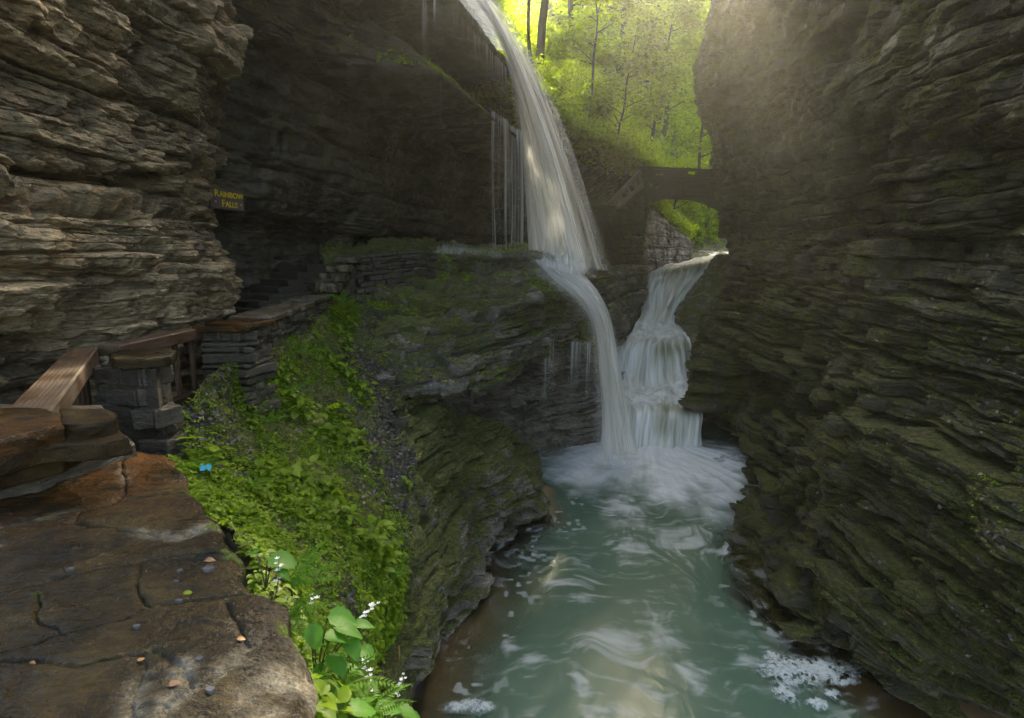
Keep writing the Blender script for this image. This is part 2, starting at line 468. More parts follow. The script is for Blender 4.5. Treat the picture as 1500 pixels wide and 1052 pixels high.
tt = (x - GO[0]) * GT[0] + (y - GO[1]) * GT[1]
fade = (1 - .75 * sstep(5.4, 7.5, z) * sstep(-1, 1, tt)) * (1 - .6 * sstep(2.7, 3.0, z) * (1 - sstep(4.75, 5.0, z)) * sstep(-1, 0, tt))
G2, TO = shale(G, Nn, .95, big=(.7, 1.8, .34), mid=(.22, .6, .24), small=(.08, .25, .10), seed=21, rough=.03, lump=.28)
G2 = G + (G2 - G) * fade[..., None]
sgn = at(330, 291, 7.35); wgt = np.exp(-(((x - sgn[0]) ** 2 + (y - sgn[1]) ** 2) / .5 ** 2 + ((z - sgn[2]) / .35) ** 2) ** 2)
nn = (G2[..., 0] - GO[0]) * GN[0] + (G2[..., 1] - GO[1]) * GN[1]
nt_ = (sgn[0] - GO[0]) * GN[0] + (sgn[1] - GO[1]) * GN[1] - .10
G2[..., :2] += (wgt * (nt_ - nn))[..., None] * GN
mo = .30 + .55 * sstep(5.0, 6.2, z) * sstep(4, 6, tt) + .25 * np.exp(-((z - 3.25) / .25) ** 2) - .15 * sstep(.8, -.5, z)
mo = mo + .12 * sstep(1.0, 3.0, z) * (z < 4.4)
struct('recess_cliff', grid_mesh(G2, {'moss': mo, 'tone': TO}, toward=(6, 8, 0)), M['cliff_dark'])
HILL_G = G2; HILL_N = Nn; HILL_T = tt

# right wall, with its toe in the pool
def rbase(px): return 3.41 / (px / 800.0 - .9375 - .1875)
def rrow(py, s, k, cols=(1095, 1150, 1215, 1290, 1370, 1460, 1580, 1760, 2000), Ds=None, back=True):
    r = []
    if back: r += [(s + 30, Ds * 1.75), (s + 8, Ds * 1.25)]
    r += [(s, Ds)]
    for px in cols:
        if px > s + 10: r.append((px, rbase(px) * k))
        else: r.append((s + 14, Ds * .965))
    return (py, r)
rr = [rrow(-1500, 1050, .80, Ds=15), rrow(-520, 1050, .90, Ds=16), rrow(-150, 1058, .97, Ds=17), rrow(0, 1050, 1.0, Ds=17), rrow(70, 1034, .985, Ds=16.6), rrow(120, 1024, .975, Ds=16.4), rrow(160, 1040, .98, Ds=16.6),
      rrow(230, 1046, 1.0, Ds=16.8), rrow(290, 1060, 1.02, Ds=17), rrow(318, 1064, 1.035, Ds=17), rrow(340, 1067, 1.085, Ds=17.4), rrow(365, 1070, 1.075, Ds=17.5), rrow(400, 1070, 1.045, Ds=17.4),
      rrow(450, 1052, 1.01, Ds=16.6), rrow(500, 1032, .99, Ds=15.8), rrow(545, 1014, .97, Ds=15.2), rrow(585, 1012, .965, Ds=14.9),
      (615, [(1075, 26), (1050, 19), (1042, 15.2), (1075, 14.4), (1115, 12.2), (1160, 10.0), (1225, 7.9), (1300, 6.3), (1375, 5.2), (1465, 4.4), (1585, 3.65), (1800, 2.9)]),
      (650, [(1120, 26), (1098, 19), (1092, 14.6), (1100, 13.6), (1125, 11.6), (1165, 9.7), (1225, 7.75), (1300, 6.2), (1375, 5.15), (1465, 4.35), (1585, 3.6), (1800, 2.9)]),
      (695, [(1125, 24), (1110, 17), (1106, 13.4), (1112, 12.4), (1130, 11.0), (1170, 9.2), (1230, 7.5), (1300, 6.1), (1375, 5.1), (1465, 4.3), (1585, 3.6), (1800, 2.85)]),
      (735, [(1125, 18), (1108, 14), (1100, 11.2), (1110, 10.9), (1130, 10.2), (1170, 8.8), (1230, 7.3), (1300, 6.0), (1375, 5.05), (1465, 4.25), (1585, 3.55), (1800, 2.85)]),
      (765, [(1100, 16), (1085, 12), (1076, 9.9), (1095, 9.5), (1125, 9.2), (1170, 8.3), (1230, 7.1), (1300, 5.9), (1375, 5.0), (1465, 4.25), (1585, 3.55), (1800, 2.8)]),
      (790, [(1090, 14), (1072, 10.8), (1065, 9.2), (1090, 8.9), (1125, 8.5), (1170, 7.85), (1230, 6.85), (1300, 5.8), (1375, 4.95), (1465, 4.2), (1585, 3.5), (1800, 2.8)]),
      (835, [(1100, 12), (1078, 9.6), (1074, 8.3), (1098, 8.05), (1130, 7.75), (1175, 7.25), (1235, 6.5), (1305, 5.65), (1380, 4.9), (1470, 4.15), (1590, 3.5), (1800, 2.8)]),
      (880, [(1120, 10.5), (1100, 8.6), (1098, 7.55), (1118, 7.35), (1145, 7.1), (1185, 6.75), (1245, 6.2), (1312, 5.5), (1385, 4.85), (1475, 4.15), (1595, 3.5), (1800, 2.8)]),
      (940, [(1175, 9.0), (1160, 7.4), (1160, 6.55), (1175, 6.4), (1195, 6.3), (1225, 6.15), (1275, 5.8), (1335, 5.3), (1405, 4.8), (1490, 4.15), (1605, 3.5), (1800, 2.85)]),
      (1000, [(1245, 8), (1230, 6.7), (1228, 5.95), (1240, 5.9), (1255, 5.85), (1278, 5.75), (1318, 5.5), (1370, 5.15), (1435, 4.75), (1510, 4.2), (1615, 3.6), (1800, 3.0)]),
      (1060, [(1305, 7.5), (1290, 6.2), (1288, 5.55), (1300, 5.55), (1315, 5.55), (1335, 5.5), (1370, 5.35), (1415, 5.1), (1475, 4.75), (1545, 4.3), (1640, 3.75), (1820, 3.1)]),
      (1150, [(1380, 7), (1365, 5.8), (1360, 5.3), (1372, 5.3), (1388, 5.3), (1405, 5.3), (1440, 5.2), (1480, 5.0), (1535, 4.75), (1600, 4.35), (1690, 3.85), (1850, 3.2)]),
      (1400, [(1480, 6.5), (1465, 5.5), (1460, 5.1), (1472, 5.1), (1488, 5.1), (1505, 5.1), (1540, 5.0), (1580, 4.9), (1635, 4.7), (1700, 4.35), (1790, 3.85), (1950, 3.2)])]
c = rows(rr)
c[0] = c[1]; c[0][:, 2] = 13.5; c[0][:, 0] += 1.2; c[1][:, 2] = np.maximum(c[1][:, 2] * .8, 5.5)
G = surface(c, 1120, 720)
Nn = normals(G, (1, 6, -2))
x, y, z = G[..., 0], G[..., 1], G[..., 2]
low = sstep(-.2, -1.6, z)
far = sstep(9, 15, y)
Gu, TO = shale(G, Nn, .85, big=(.7, 1.7, .42), mid=(.22, .6, .32), small=(.07, .26, .10), seed=43, dip=(0, -.03), rough=.03, lump=.35)
Gl, TO2 = shale(G, Nn, 1.0, big=(.62, 1.9, .72), mid=(.21, .7, .42), small=(.065, .28, .11), seed=57, gr=(.7, .9, .6), dip=(.0, .0), rough=.02, lump=.30, zdamp=.1)
TO = TO * (1 - low) + TO2 * low
G2 = Gu * (1 - low[..., None]) + Gl * low[..., None]
mo = .42 + .10 * low - .15 * sstep(-4.0, -4.8, z) + .12 * sstep(2, 5, z)
mo = mo + .22 * np.exp(-((y - 11.5) / 2.0) ** 2) * sstep(-3.2, -2.0, z) * sstep(.3, -.6, z)
RIGHT_G = G2; RIGHT_N = Nn
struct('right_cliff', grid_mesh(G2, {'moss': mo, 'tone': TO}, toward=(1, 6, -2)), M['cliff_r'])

# ledge under the falls: sloping wet shelf, lip, undercut and the wall down to the pool
cr = [[(470, 362, 13), (560, 361, 13.5), (640, 361, 14), (720, 362, 14.6), (800, 363, 15.2), (860, 372, 16), (900, 400, 17)],
      [(470, 372, 10.2), (560, 371, 10.6), (640, 370, 11.2), (720, 371, 12.0), (800, 372, 12.9), (852, 392, 14.2), (893, 430, 15.6)],
      [(475, 400, 9.9), (560, 400, 10.4), (640, 400, 10.9), (715, 395, 11.6), (800, 394, 12.6), (850, 412, 13.8), (894, 455, 15.3)],
      [(485, 430, 9.2), (560, 432, 9.7), (640, 425, 10.2), (720, 415, 11.0), (803, 412, 12.1), (853, 430, 13.4), (897, 480, 15.0)],
      [(498, 470, 8.5), (565, 472, 9.0), (650, 462, 9.6), (728, 450, 10.5), (808, 440, 11.7), (858, 455, 13.1), (902, 515, 14.8)],
      [(505, 520, 7.9), (572, 520, 8.3), (662, 510, 8.9), (740, 495, 9.9), (812, 470, 12.2), (866, 485, 13.4), (908, 545, 14.6)],
      [(512, 556, 7.45), (572, 560, 7.7), (680, 552, 8.2), (765, 530, 10.3), (815, 492, 12.5), (868, 505, 13.6), (906, 565, 14.6)],
      [(515, 572, 7.5), (572, 577, 7.75), (685, 566, 8.35), (768, 545, 10.6), (812, 510, 12.8), (862, 520, 13.8), (900, 580, 14.7)],
      [(520, 580, 8.6), (580, 586, 9.0), (690, 578, 9.9), (768, 558, 12.0), (808, 525, 13.4), (858, 532, 14.1), (894, 598, 14.8)],
      [(530, 600, 9.2), (600, 604, 9.8), (698, 596, 10.8), (765, 580, 12.3), (806, 560, 13.8), (856, 565, 14.3), (890, 615, 14.7)],
      [(540, 640, 9.4), (620, 640, 10.0), (705, 630, 11.2), (762, 620, 12.8), (806, 610, 13.6), (852, 612, 14.1), (886, 635, 14.4)],
      [(550, 680, 9.5), (630, 680, 10.1), (712, 668, 11.4), (762, 660, 13.2), (806, 660, 13.7), (848, 657, 14.0), (884, 656, 14.1)],
      [(550, 760, 9.6), (640, 740, 10.2), (720, 720, 11.4), (764, 712, 12.8), (806, 712, 13.2), (848, 712, 13.4), (880, 712, 13.6)]]
c = rowsp(cr)
G = surface(c, 640, 720)
Nn = normals(G, (2, 2, 2))
G2, TO = shale(G, Nn, .9, big=(.5, 1.3, .42), mid=(.18, .5, .34), small=(.065, .2, .13), seed=77, gr=(.5, .8, .6), rough=.05, lump=.25, zdamp=.6)
x, y, z = G[..., 0], G[..., 1], G[..., 2]
left = 1 - sstep(-1.6, .2, x)
mo = .42 + .22 * left * sstep(-2.0, -.8, z) + .10 * sstep(-2.2, -1.0, z) - .35 * sstep(-2.1, -2.7, z)
LEDGE_G = G2; LEDGE_N = normals(G2, (2, 2, 2))
struct('falls_ledge', grid_mesh(G2, {'moss': mo, 'tone': TO}, toward=(2, 2, 2)), M['ledge'])

# low cliff along the pool
cr = [[(495, 1200, 2.4), (530, 1060, 3.3), (562, 925, 4.1), (590, 805, 4.9), (588, 700, 5.8), (575, 610, 6.9), (590, 582, 7.9), (640, 575, 8.8)],
      [(510, 1200, 2.6), (543, 1055, 3.55), (576, 922, 4.35), (604, 805, 5.15), (606, 702, 6.05), (612, 632, 7.2), (650, 612, 8.3), (700, 606, 9.4)],
      [(520, 1205, 3.0), (552, 1060, 3.95), (588, 930, 4.85), (622, 815, 5.6), (628, 715, 6.5), (650, 655, 7.6), (700, 632, 8.8), (745, 622, 10.0)],
      [(530, 1205, 3.5), (562, 1060, 4.5), (606, 938, 5.5), (648, 830, 6.35), (662, 740, 7.1), (690, 690, 8.0), (735, 660, 9.3), (768, 640, 10.8)],
      [(540, 1200, 4.0), (572, 1055, 5.0), (626, 940, 6.1), (675, 842, 7.1), (690, 770, 7.8), (720, 720, 8.6), (775, 690, 9.6), (790, 665, 11.4)],
      [(545, 1190, 4.3), (580, 1045, 5.3), (640, 940, 6.45), (692, 855, 7.6), (714, 805, 8.5), (752, 762, 9.4), (800, 735, 9.9), (785, 690, 11.9)],
      [(548, 1190, 4.5), (578, 1050, 5.45), (640, 950, 6.6), (692, 866, 7.75), (716, 815, 8.75), (758, 785, 9.6), (805, 764, 10.1), (780, 715, 12.2)],
      [(550, 1260, 4.6), (580, 1120, 5.5), (640, 1010, 6.65), (690, 925, 7.8), (716, 870, 8.8), (758, 840, 9.6), (800, 815, 10.1), (780, 760, 12.2)]]
c = rowsp(cr)
G = surface(c, 520, 760)
Nn = normals(G, (3, 6, -2))
G2, TO = shale(G, Nn, .95, big=(.55, 1.6, .58), mid=(.19, .6, .36), small=(.06, .24, .10), seed=91, gr=(.6, .8, .5), rough=.03, lump=.30, zdamp=.2)
z = G[..., 2]
mo = .55 + .15 * sstep(-4.2, -3.0, z) - .3 * sstep(-4.3, -4.9, z)
struct('pool_cliff', grid_mesh(G2, {'moss': mo, 'tone': TO}, toward=(3, 6, -2)), M['low'])

# planted bank between the parapets and the low cliff
cr = [[(470, 1250, .9), (490, 1230, 1.5), (500, 1220, 2.0), (505, 1205, 2.6)],
      [(430, 1060, 1.15), (480, 1055, 1.9), (515, 1055, 2.7), (545, 1050, 3.6)],
      [(385, 880, 1.65), (455, 890, 2.45), (520, 905, 3.4), (580, 920, 4.4)],
      [(325, 790, 2.1), (425, 790, 3.1), (520, 795, 4.15), (606, 803, 5.2)],
      [(270, 715, 2.7), (385, 700, 3.9), (505, 695, 5.1), (608, 700, 6.1)],
      [(225, 650, 3.4), (370, 625, 4.8), (490, 610, 6.0), (600, 620, 7.2)],
      [(275, 590, 4.1), (400, 560, 5.5), (490, 560, 6.6), (585, 580, 7.8)],
      [(325, 535, 4.7), (420, 515, 6.0), (490, 520, 7.2), (570, 530, 8.2)],
      [(390, 505, 5.9), (450, 490, 6.9), (500, 482, 7.9), (570, 490, 8.9)],
      [(470, 460, 7.9), (500, 446, 8.5), (520, 445, 9.1), (570, 450, 9.8)]]
c = rowsp(cr)
G = surface(c, 760, 420)
Nn = normals(G, (1, 1, 6))
x, y, z = G[..., 0], G[..., 1], G[..., 2]
bump = .26 * fbm(x * 1.6, y * 1.6, z * 1.6, 4, 5) + .10 * fbm(x * 7, y * 7, z * 7, 3, 6) + .05 * fbm(x * 22, y * 22, z * 22, 2, 7)
G2 = G + Nn * bump[..., None]
shale_z = np.linspace(0, 1, 420)[None, :] * np.ones((760, 1))
bare = sstep(.62, .85, shale_z) * sstep(4.6, 5.6, y) + .9 * np.exp(-((y - 4.0) / .5) ** 2 - ((shale_z - .1) / .18) ** 2) + .8 * np.exp(-((y - 3.2) / .45) ** 2 - ((shale_z - .70) / .16) ** 2)
bare = np.clip(bare, 0, 1)
mo = .55 - .40 * bare; TO = line(G, .5)
BANK_G = G2; BANK_N = normals(G2, (1, 1, 6)); BANK_BARE = bare
struct('bank', grid_mesh(G2, {'moss': mo, 'tone': TO}, toward=(1, 1, 6)), M['soil'])

# rock shelves on both sides of the cascade
def shelf(name, cr, nr, nc, seed, tw, mossv=.35, amp=.5, mat='ledge'):
    G = surface(rows(cr), nr, nc)
    Nn = normals(G, tw)
    G2, TO = shale(G, Nn, amp, big=(.6, 1.8, .40), mid=(.24, .9, .26), small=(.09, .4, .09), seed=seed, rough=.03, lump=.35, zdamp=.5)
    struct(name, grid_mesh(G2, {'moss': line(G, mossv), 'tone': TO}, toward=tw), M[mat])
    return G2
shelf('cascade_shelf', [(392, [(830, 22), (870, 23), (905, 24), (950, 25), (955, 27)]), (400, [(830, 18.6), (870, 19.6), (905, 21), (945, 22.4), (950, 25)]),
      (430, [(840, 17.8), (880, 18.6), (908, 19.8), (942, 22.1), (948, 25)]), (460, [(855, 17.2), (888, 17.8), (912, 18.6), (932, 21.6), (940, 24)]),
      (490, [(860, 16.8), (892, 17.3), (914, 18.2), (926, 20.3), (932, 23)]), (522, [(866, 16.6), (882, 17.1), (892, 17.8), (902, 19), (912, 22)]), (600, [(870, 16), (880, 16.5), (888, 17), (896, 18), (905, 21)])], 240, 200, 131, (2, 8, 3))
shelf('cascade_bank', [(374, [(1046, 30), (1052, 26.5), (1066, 25.5), (1095, 25)]), (405, [(1038, 28), (1030, 24.3), (1052, 23.5), (1090, 23)]), (440, [(1015, 26), (1001, 22.8), (1032, 21.5), (1080, 21)]),
      (466, [(1000, 25), (986, 21.3), (1017, 20), (1065, 19.5)]), (492, [(1008, 24), (998, 20.3), (1022, 19), (1060, 18.5)]), (545, [(1012, 21), (1004, 18.6), (1022, 17.8), (1055, 17.4)]), (625, [(1020, 19), (1012, 17), (1032, 16.5), (1065, 16.5)])], 260, 160, 147, (2, 8, 3), .4)
# dark wall beyond the abutment, under the arch
c_far = rowsp([[(925, 285, 29.5), (945, 285, 29.5), (968, 305, 31), (992, 328, 32.5), (1012, 345, 34)], [(925, 291, 27.2), (945, 291, 27.5), (965, 312, 28.5), (990, 334, 30), (1010, 349, 31)], [(925, 320, 26.8), (945, 320, 27), (970, 328, 28.2), (995, 345, 29.5), (1014, 356, 30.6)], [(925, 360, 26.8), (945, 360, 27.2), (972, 362, 28.3), (997, 366, 29.5), (1014, 370, 30.6)],
      [(925, 402, 26.8), (945, 402, 27), (970, 402, 28), (995, 400, 29), (1012, 396, 30.5)], [(925, 440, 26.5), (945, 440, 26.8), (970, 440, 28), (995, 440, 29), (1012, 440, 30)]])
G = surface(c_far, 200, 160); Nn = normals(G, (4, 8, 0)); FARW_N = Nn
G2, TO = shale(G, Nn, .4, big=(.6, 1.8, .3), mid=(.24, .9, .2), small=(.09, .4, .09), seed=163, rough=.03, lump=.3); FARW_G = G2
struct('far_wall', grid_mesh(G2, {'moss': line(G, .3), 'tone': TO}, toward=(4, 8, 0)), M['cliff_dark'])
# far ledges of the stream, above the cascade
shelf('stream_ledges', [(340, [(985, 46), (1030, 46), (1060, 45), (1100, 42)]), (352, [(988, 40), (1030, 40), (1058, 39), (1100, 37)]), (368, [(1000, 35), (1030, 34.5), (1058, 34), (1100, 33)]), (378, [(985, 31), (1025, 30.5), (1060, 30), (1100, 29)]), (392, [(985, 29), (1020, 28.5), (1060, 27.5), (1100, 27)])], 120, 120, 171, (4, 8, 6), .35, .6)
# far hillside closing the gorge
c = rows([(-40, [(700, 52), (820, 54), (920, 58), (985, 64), (1040, 80), (1200, 84)]), (60, [(700, 46), (820, 48), (920, 51), (985, 57), (1045, 76), (1200, 80)]), (140, [(700, 44), (820, 45), (920, 47), (985, 51), (1050, 60), (1200, 64)]), (230, [(700, 42), (820, 42), (920, 43), (985, 46), (1050, 52), (1200, 54)]),
          (300, [(700, 38), (820, 39), (920, 40), (985, 43), (1050, 48), (1200, 48)]), (345, [(700, 36), (820, 36), (920, 37), (985, 40), (1050, 45), (1200, 44)]), (385, [(700, 34), (820, 34), (920, 35), (985, 37), (1050, 39), (1200, 39)])])
G = surface(c, 160, 160); Nn = normals(G, (3, 8, 20))
G2 = G + Nn * (2.2 * fbm(G[..., 0] * .15, G[..., 1] * .15, G[..., 2] * .15, 4, 9))[..., None]
FAR_G = G2; FAR_N = Nn
px_ = G2[..., 0] / G2[..., 1]
G2[..., 2] -= sstep(.24, .33, px_) * sstep(9, 22, G2[..., 2]) * np.clip(G2[..., 2] - 13, 0, 60) * .75
struct('hillside', grid_mesh(G2, {'moss': line(G, .7)}, toward=(3, 8, 20)), M['hill'])

# bed of the pool and of the stream, floor of the gorge
def bed(name, cr, nr, nc, mat, seed, amp):
    G = surface(np.array(cr, float), nr, nc); G[..., 2] += amp * fbm(G[..., 0] * .9, G[..., 1] * .9, G[..., 2], 4, seed)
    struct(name, grid_mesh(G, {'moss': line(G, 0)}, toward=(3, 8, 30)), mat, True)
M['sand'] = plain_mat('pool_sand', (.10, .062, .028), (.20, .13, .065), (1.6, 1.6, 1.6), .6, .4, detail=7)
bed('pool_bed', [[(-2.8, 2, -4.6), (-.9, 3.2, -5.15), (.6, 4, -6.4), (2.8, 4, -6.6), (4.4, 3.5, -5.6), (6, 2, -5)], [(-2.6, 5.2, -4.6), (-1.3, 5.6, -4.95), (-.35, 5.9, -5.3), (1.4, 6, -6.4), (3.3, 6.1, -5.35), (5.5, 6, -4.8)],
   [(-2, 7.5, -4.6), (-.75, 7.8, -5.0), (-.1, 8.1, -5.35), (1.8, 8, -6.8), (3.1, 8, -6.2), (6, 8, -4.8)], [(-1.5, 9.5, -4.6), (-.3, 9.6, -5.1), (.5, 9.6, -6.2), (2.2, 10, -7), (3.8, 10, -6.2), (6, 10, -4.8)],
   [(-1.5, 12, -5.6), (.3, 12, -6), (1, 12, -6.6), (2.6, 12, -7), (4.4, 12, -6.8), (7, 12, -5.8)], [(-1, 15.5, -6), (.6, 15.5, -6), (1.6, 15.5, -6.2), (3, 15.5, -6.5), (5, 15.5, -6), (8, 15.5, -5.4)]], 120, 120, M['sand'], 4, .10)
bed('stream_bed', [[tuple(at(px, py, D) - np.array([0, -1.3, .45])) for px, py, D in r] for r in (
   [(860, 600, 14.3), (930, 610, 14.2), (990, 612, 14.2), (1050, 600, 15)], [(880, 575, 16.6), (945, 580, 16.4), (990, 575, 16.4), (1040, 570, 16.8)], [(890, 552, 17.6), (940, 556, 17.4), (985, 552, 17.4), (1030, 548, 17.8)],
   [(905, 505, 18.2), (950, 505, 18.2), (985, 505, 18.2), (1015, 505, 18.4)], [(920, 470, 21.3), (955, 478, 21), (980, 476, 21), (1000, 470, 21.4)], [(930, 410, 23), (975, 405, 23.6), (1010, 398, 24.6), (1060, 388, 25.6)], [(930, 384, 33), (985, 384, 33), (1030, 376, 33), (1080, 370, 33)])], 80, 60, M['ledge'], 8, .1)
# the path behind the parapets
c = np.array([[(-4.6, -3, -1.75), (-1.0, -3, -1.75)], [(-4.4, 1, -1.7), (-1.2, 1, -1.7)], [(-4.4, 4, -1.75), (-2.7, 4, -1.75)], [(-5.0, 7, -1.5), (-2.9, 7, -1.5)], [(-5, 10, -1.0), (-2.6, 9.6, -1.0)]])
G = surface(c, 90, 40); G[..., 2] += .05 * fbm(G[..., 0] * 3, G[..., 1] * 3, G[..., 2], 4, 3)
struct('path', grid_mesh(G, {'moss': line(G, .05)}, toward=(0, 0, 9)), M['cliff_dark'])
# ---------- stone and timber built by people ----------
def slab_mat(name):
    m, nt = newmat(name); T = NT(nt)
    p = T.pos()
    a = T.noise(T.scale(p, (5, 5, 5)), 1.0, 6, .62, .4)
    fl = T.noise(T.scale(p, (16, 34, 40)), 1.0, 5, .7)
    fine = T.noise(T.scale(p, (120, 120, 120)), 1.0, 3, .7)
    col = T.ramp(a, [(.3, (.005, .0036, .0013)), (.5, (.015, .0102, .0034)), (.72, (.046, .031, .0098))])
    rust = T.math('MULTIPLY', T.attr('rust'), T.map(T.noise(p, 6.0, 4, .6), .35, .6))
    col = T.mix(rust, col, T.mix(fl, (.050, .017, .003), (.13, .052, .008)))
    pale = T.math('MULTIPLY', T.attr('pale'), T.map(T.noise(T.scale(p, (9, 9, 9)), 1.0, 6, .7), .36, .62))
    col = T.mix(pale, col, T.ramp(fine, [(.3, (.07, .058, .036)), (.7, (.27, .245, .185))]))
    col = T.mix(.6, col, T.ramp(fl, [(.28, (.3, .3, .3)), (.5, (.9, .9, .9)), (.75, (1.5, 1.45, 1.4))]), 'MULTIPLY')
    mos = T.map(T.math('ADD', T.attr('moss'), T.math('MULTIPLY_ADD', T.noise(p, 13.0, 4, .7), 1.2, -.6)), .35, .6)
    col = T.mix(mos, col, T.ramp(fine, [(.3, (.02, .035, .005)), (.7, (.07, .11, .012))]))
    wet = T.map(T.noise(p, 3.2, 4, .6), .42, .6)
    r = T.math('ADD', T.math('MULTIPLY', wet, -.30), .55)
    r = T.math('ADD', r, T.math('MULTIPLY', T.math('MAXIMUM', pale, mos), .3))
    h = T.math('ADD', T.math('MULTIPLY', fl, 1.0), T.math('MULTIPLY', fine, .45))
    b = T.n('Bump', ins={'Strength': .9, 'Distance': .012, 'Height': h})
    bs = T.n('BsdfPrincipled', ins={'Base Color': col, 'Roughness': r, 'Normal': b.outputs[0], 'Specular IOR Level': .13})
    T.out(bs.outputs[0])
    return m
M['slab'] = slab_mat('wet_flagstone')
M['masonry'] = rock_mat('laid_stone', (.035, .03, .022), (.12, .10, .072), (.26, .225, .17), (.13, .09, .045), moss=.30, wet=.5)
M['masonry_far'] = rock_mat('laid_stone_far', (.04, .036, .026), (.10, .09, .065), (.20, .18, .135), (.10, .08, .04), moss=.42, wet=.2)
ZS = -.85
def plan(pts, z=ZS): return np.array([at_z(px, py, z)[:2] for px, py in pts])

edge = plan([(520, 1250), (480, 1052), (462, 985), (440, 940), (420, 905), (412, 880), (375, 868), (352, 815), (318, 768), (296, 735), (268, 690), (245, 668), (215, 660)])
e_y = edge[:, 1]; e_x = edge[:, 0]
NY, NX = 620, 720
ys = np.concatenate([np.linspace(-.3, .75, 60), np.linspace(.76, e_y.max(), NY - 60)])
xe = np.interp(ys, e_y, e_x) + .012 * np.sin(ys * 31) + .02 * (vnoise(ys * 9, ys * 0, ys * 0, 3) - .5)
u = np.concatenate([np.linspace(0, 1, NX - 60) ** .75, np.ones(60)])
drop = np.concatenate([np.zeros(NX - 60), np.linspace(0, 1, 60)])
xl = -3.3
X = xl + (xe[:, None] - xl) * u[None, :]
Y = np.repeat(ys[:, None], NX, 1)
h = .008 * fbm(X * 1.1, Y * 1.1, X * 0, 3, 31)
ter = fbm(X * 1.9 + .8 * Y, Y * 4.2 - .9 * X, X * 0, 6, 33, .6) * 9
h = h + .0045 * (np.floor(ter) + sstep(.86, 1.0, ter - np.floor(ter)))
h = h + .011 * fbm(X * 9 + 4 * Y, Y * 22 - 5 * X, X * 0, 5, 35, .6) + .005 * fbm(X * 60, Y * 60, X * 0, 3, 36)
cracks = [[(0, 722), (40, 713), (92, 703), (120, 690)], [(0, 770), (60, 757), (162, 731), (250, 716), (275, 706)], [(186, 655), (180, 700), (176, 718), (162, 731)],
          [(110, 763), (116, 748), (160, 735)], [(110, 763), (200, 779), (262, 788), (318, 764)], [(0, 866), (100, 838), (205, 822), (365, 802)], [(222, 824), (260, 822), (352, 818)],
          [(0, 955), (90, 925), (170, 903), (225, 880), (368, 866)], [(205, 822), (200, 850), (222, 884)], [(0, 968), (85, 966), (120, 978), (205, 962), (216, 985), (188, 1030), (190, 1060)],
          [(205, 962), (222, 955), (268, 982), (292, 1006), (330, 982), (372, 945), (425, 912)], [(222, 1060), (246, 1030), (292, 1006)], [(0, 800), (35, 790), (80, 782)], [(330, 880), (345, 905), (372, 945)], [(60, 866), (68, 900), (90, 925)]]
dist = np.full(X.shape, 9.0)
wx = X + .06 * fbm(X * 5, Y * 5, X * 0, 5, 41, .6); wy = Y + .06 * fbm(X * 5, Y * 5, X * 0 + 5, 5, 42, .6)
for pl in cracks:
    q = plan(pl)
    for a, b in zip(q, q[1:]):
        d = b - a; k = np.clip(((wx - a[0]) * d[0] + (wy - a[1]) * d[1]) / (d @ d), 0, 1)
        dist = np.minimum(dist, np.hypot(wx - a[0] - k * d[0], wy - a[1] - k * d[1]))
cw = .0015 + .006 * sstep(.05, .7, vnoise(X * 7, Y * 7, X * 0, 45)) * vnoise(X * 6, Y * 6, X * 0, 44)
h = h - .006 * np.exp(-(dist / cw) ** 4) - .006 * np.exp(-(dist / (cw * 3)) ** 2)
pl_ref = plan([(292, 1006), (330, 982), (372, 945), (425, 912)])
side = (X - pl_ref[0, 0]) * (pl_ref[-1, 1] - pl_ref[0, 1]) - (Y - pl_ref[0, 1]) * (pl_ref[-1, 0] - pl_ref[0, 0])
pale = sstep(0, .03, side) * sstep(1.45, 1.2, Y)
rnd_edge = (xe[:, None] - X)
grout = .75 * np.exp(-(dist / .028) ** 2) * sstep(.35, .65, vnoise(X * 3, Y * 3, X * 0, 47))
h = h - .03 * pale * (1 - sstep(0, .16, rnd_edge)) - .02 * pale + pale * .018 * fbm(X * 18, Y * 18, X * 0, 3, 51)
h = h - .022 * (1 - sstep(0, .035, rnd_edge)) 
Z = ZS + h - drop[None, :] * .95
X = X - drop[None, :] * .10 + (drop[None, :] > 0) * .04 * (fbm(Y * 6, Z * 14, X * 0, 3, 55) )
slab_root = thing('stone_parapet', 'broad wet brown flagstone parapet in the near corner, cracked, with shale chips and fallen leaves', 'parapet', (-1.4, 1.2, -1.8))
rustc = plan([(40, 680)])[0]
rust = np.clip(1.4 * np.exp(-(((X - rustc[0]) / .75) ** 2 + ((Y - rustc[1]) / .38) ** 2)), 0, 1)
mossv = .30 * np.exp(-(dist / .03) ** 2) + .22 * (1 - sstep(0, .10, rnd_edge)) + .35 * (drop[None, :] > .1)
Gs = np.stack([X, Y, Z], -1)
local(slab_root, link('flagstones', grid_mesh(Gs, {'pale': np.maximum(pale, grout), 'rust': rust, 'moss': mossv + 0 * X}, toward=(-1, 1, 3)), M['slab'], None, True))
SLAB = (X, Y, Z)
def slab_z(x, y):
    i = np.argmin((SLAB[0] - x) ** 2 + (SLAB[1] - y) ** 2); return float(SLAB[2].ravel()[i])

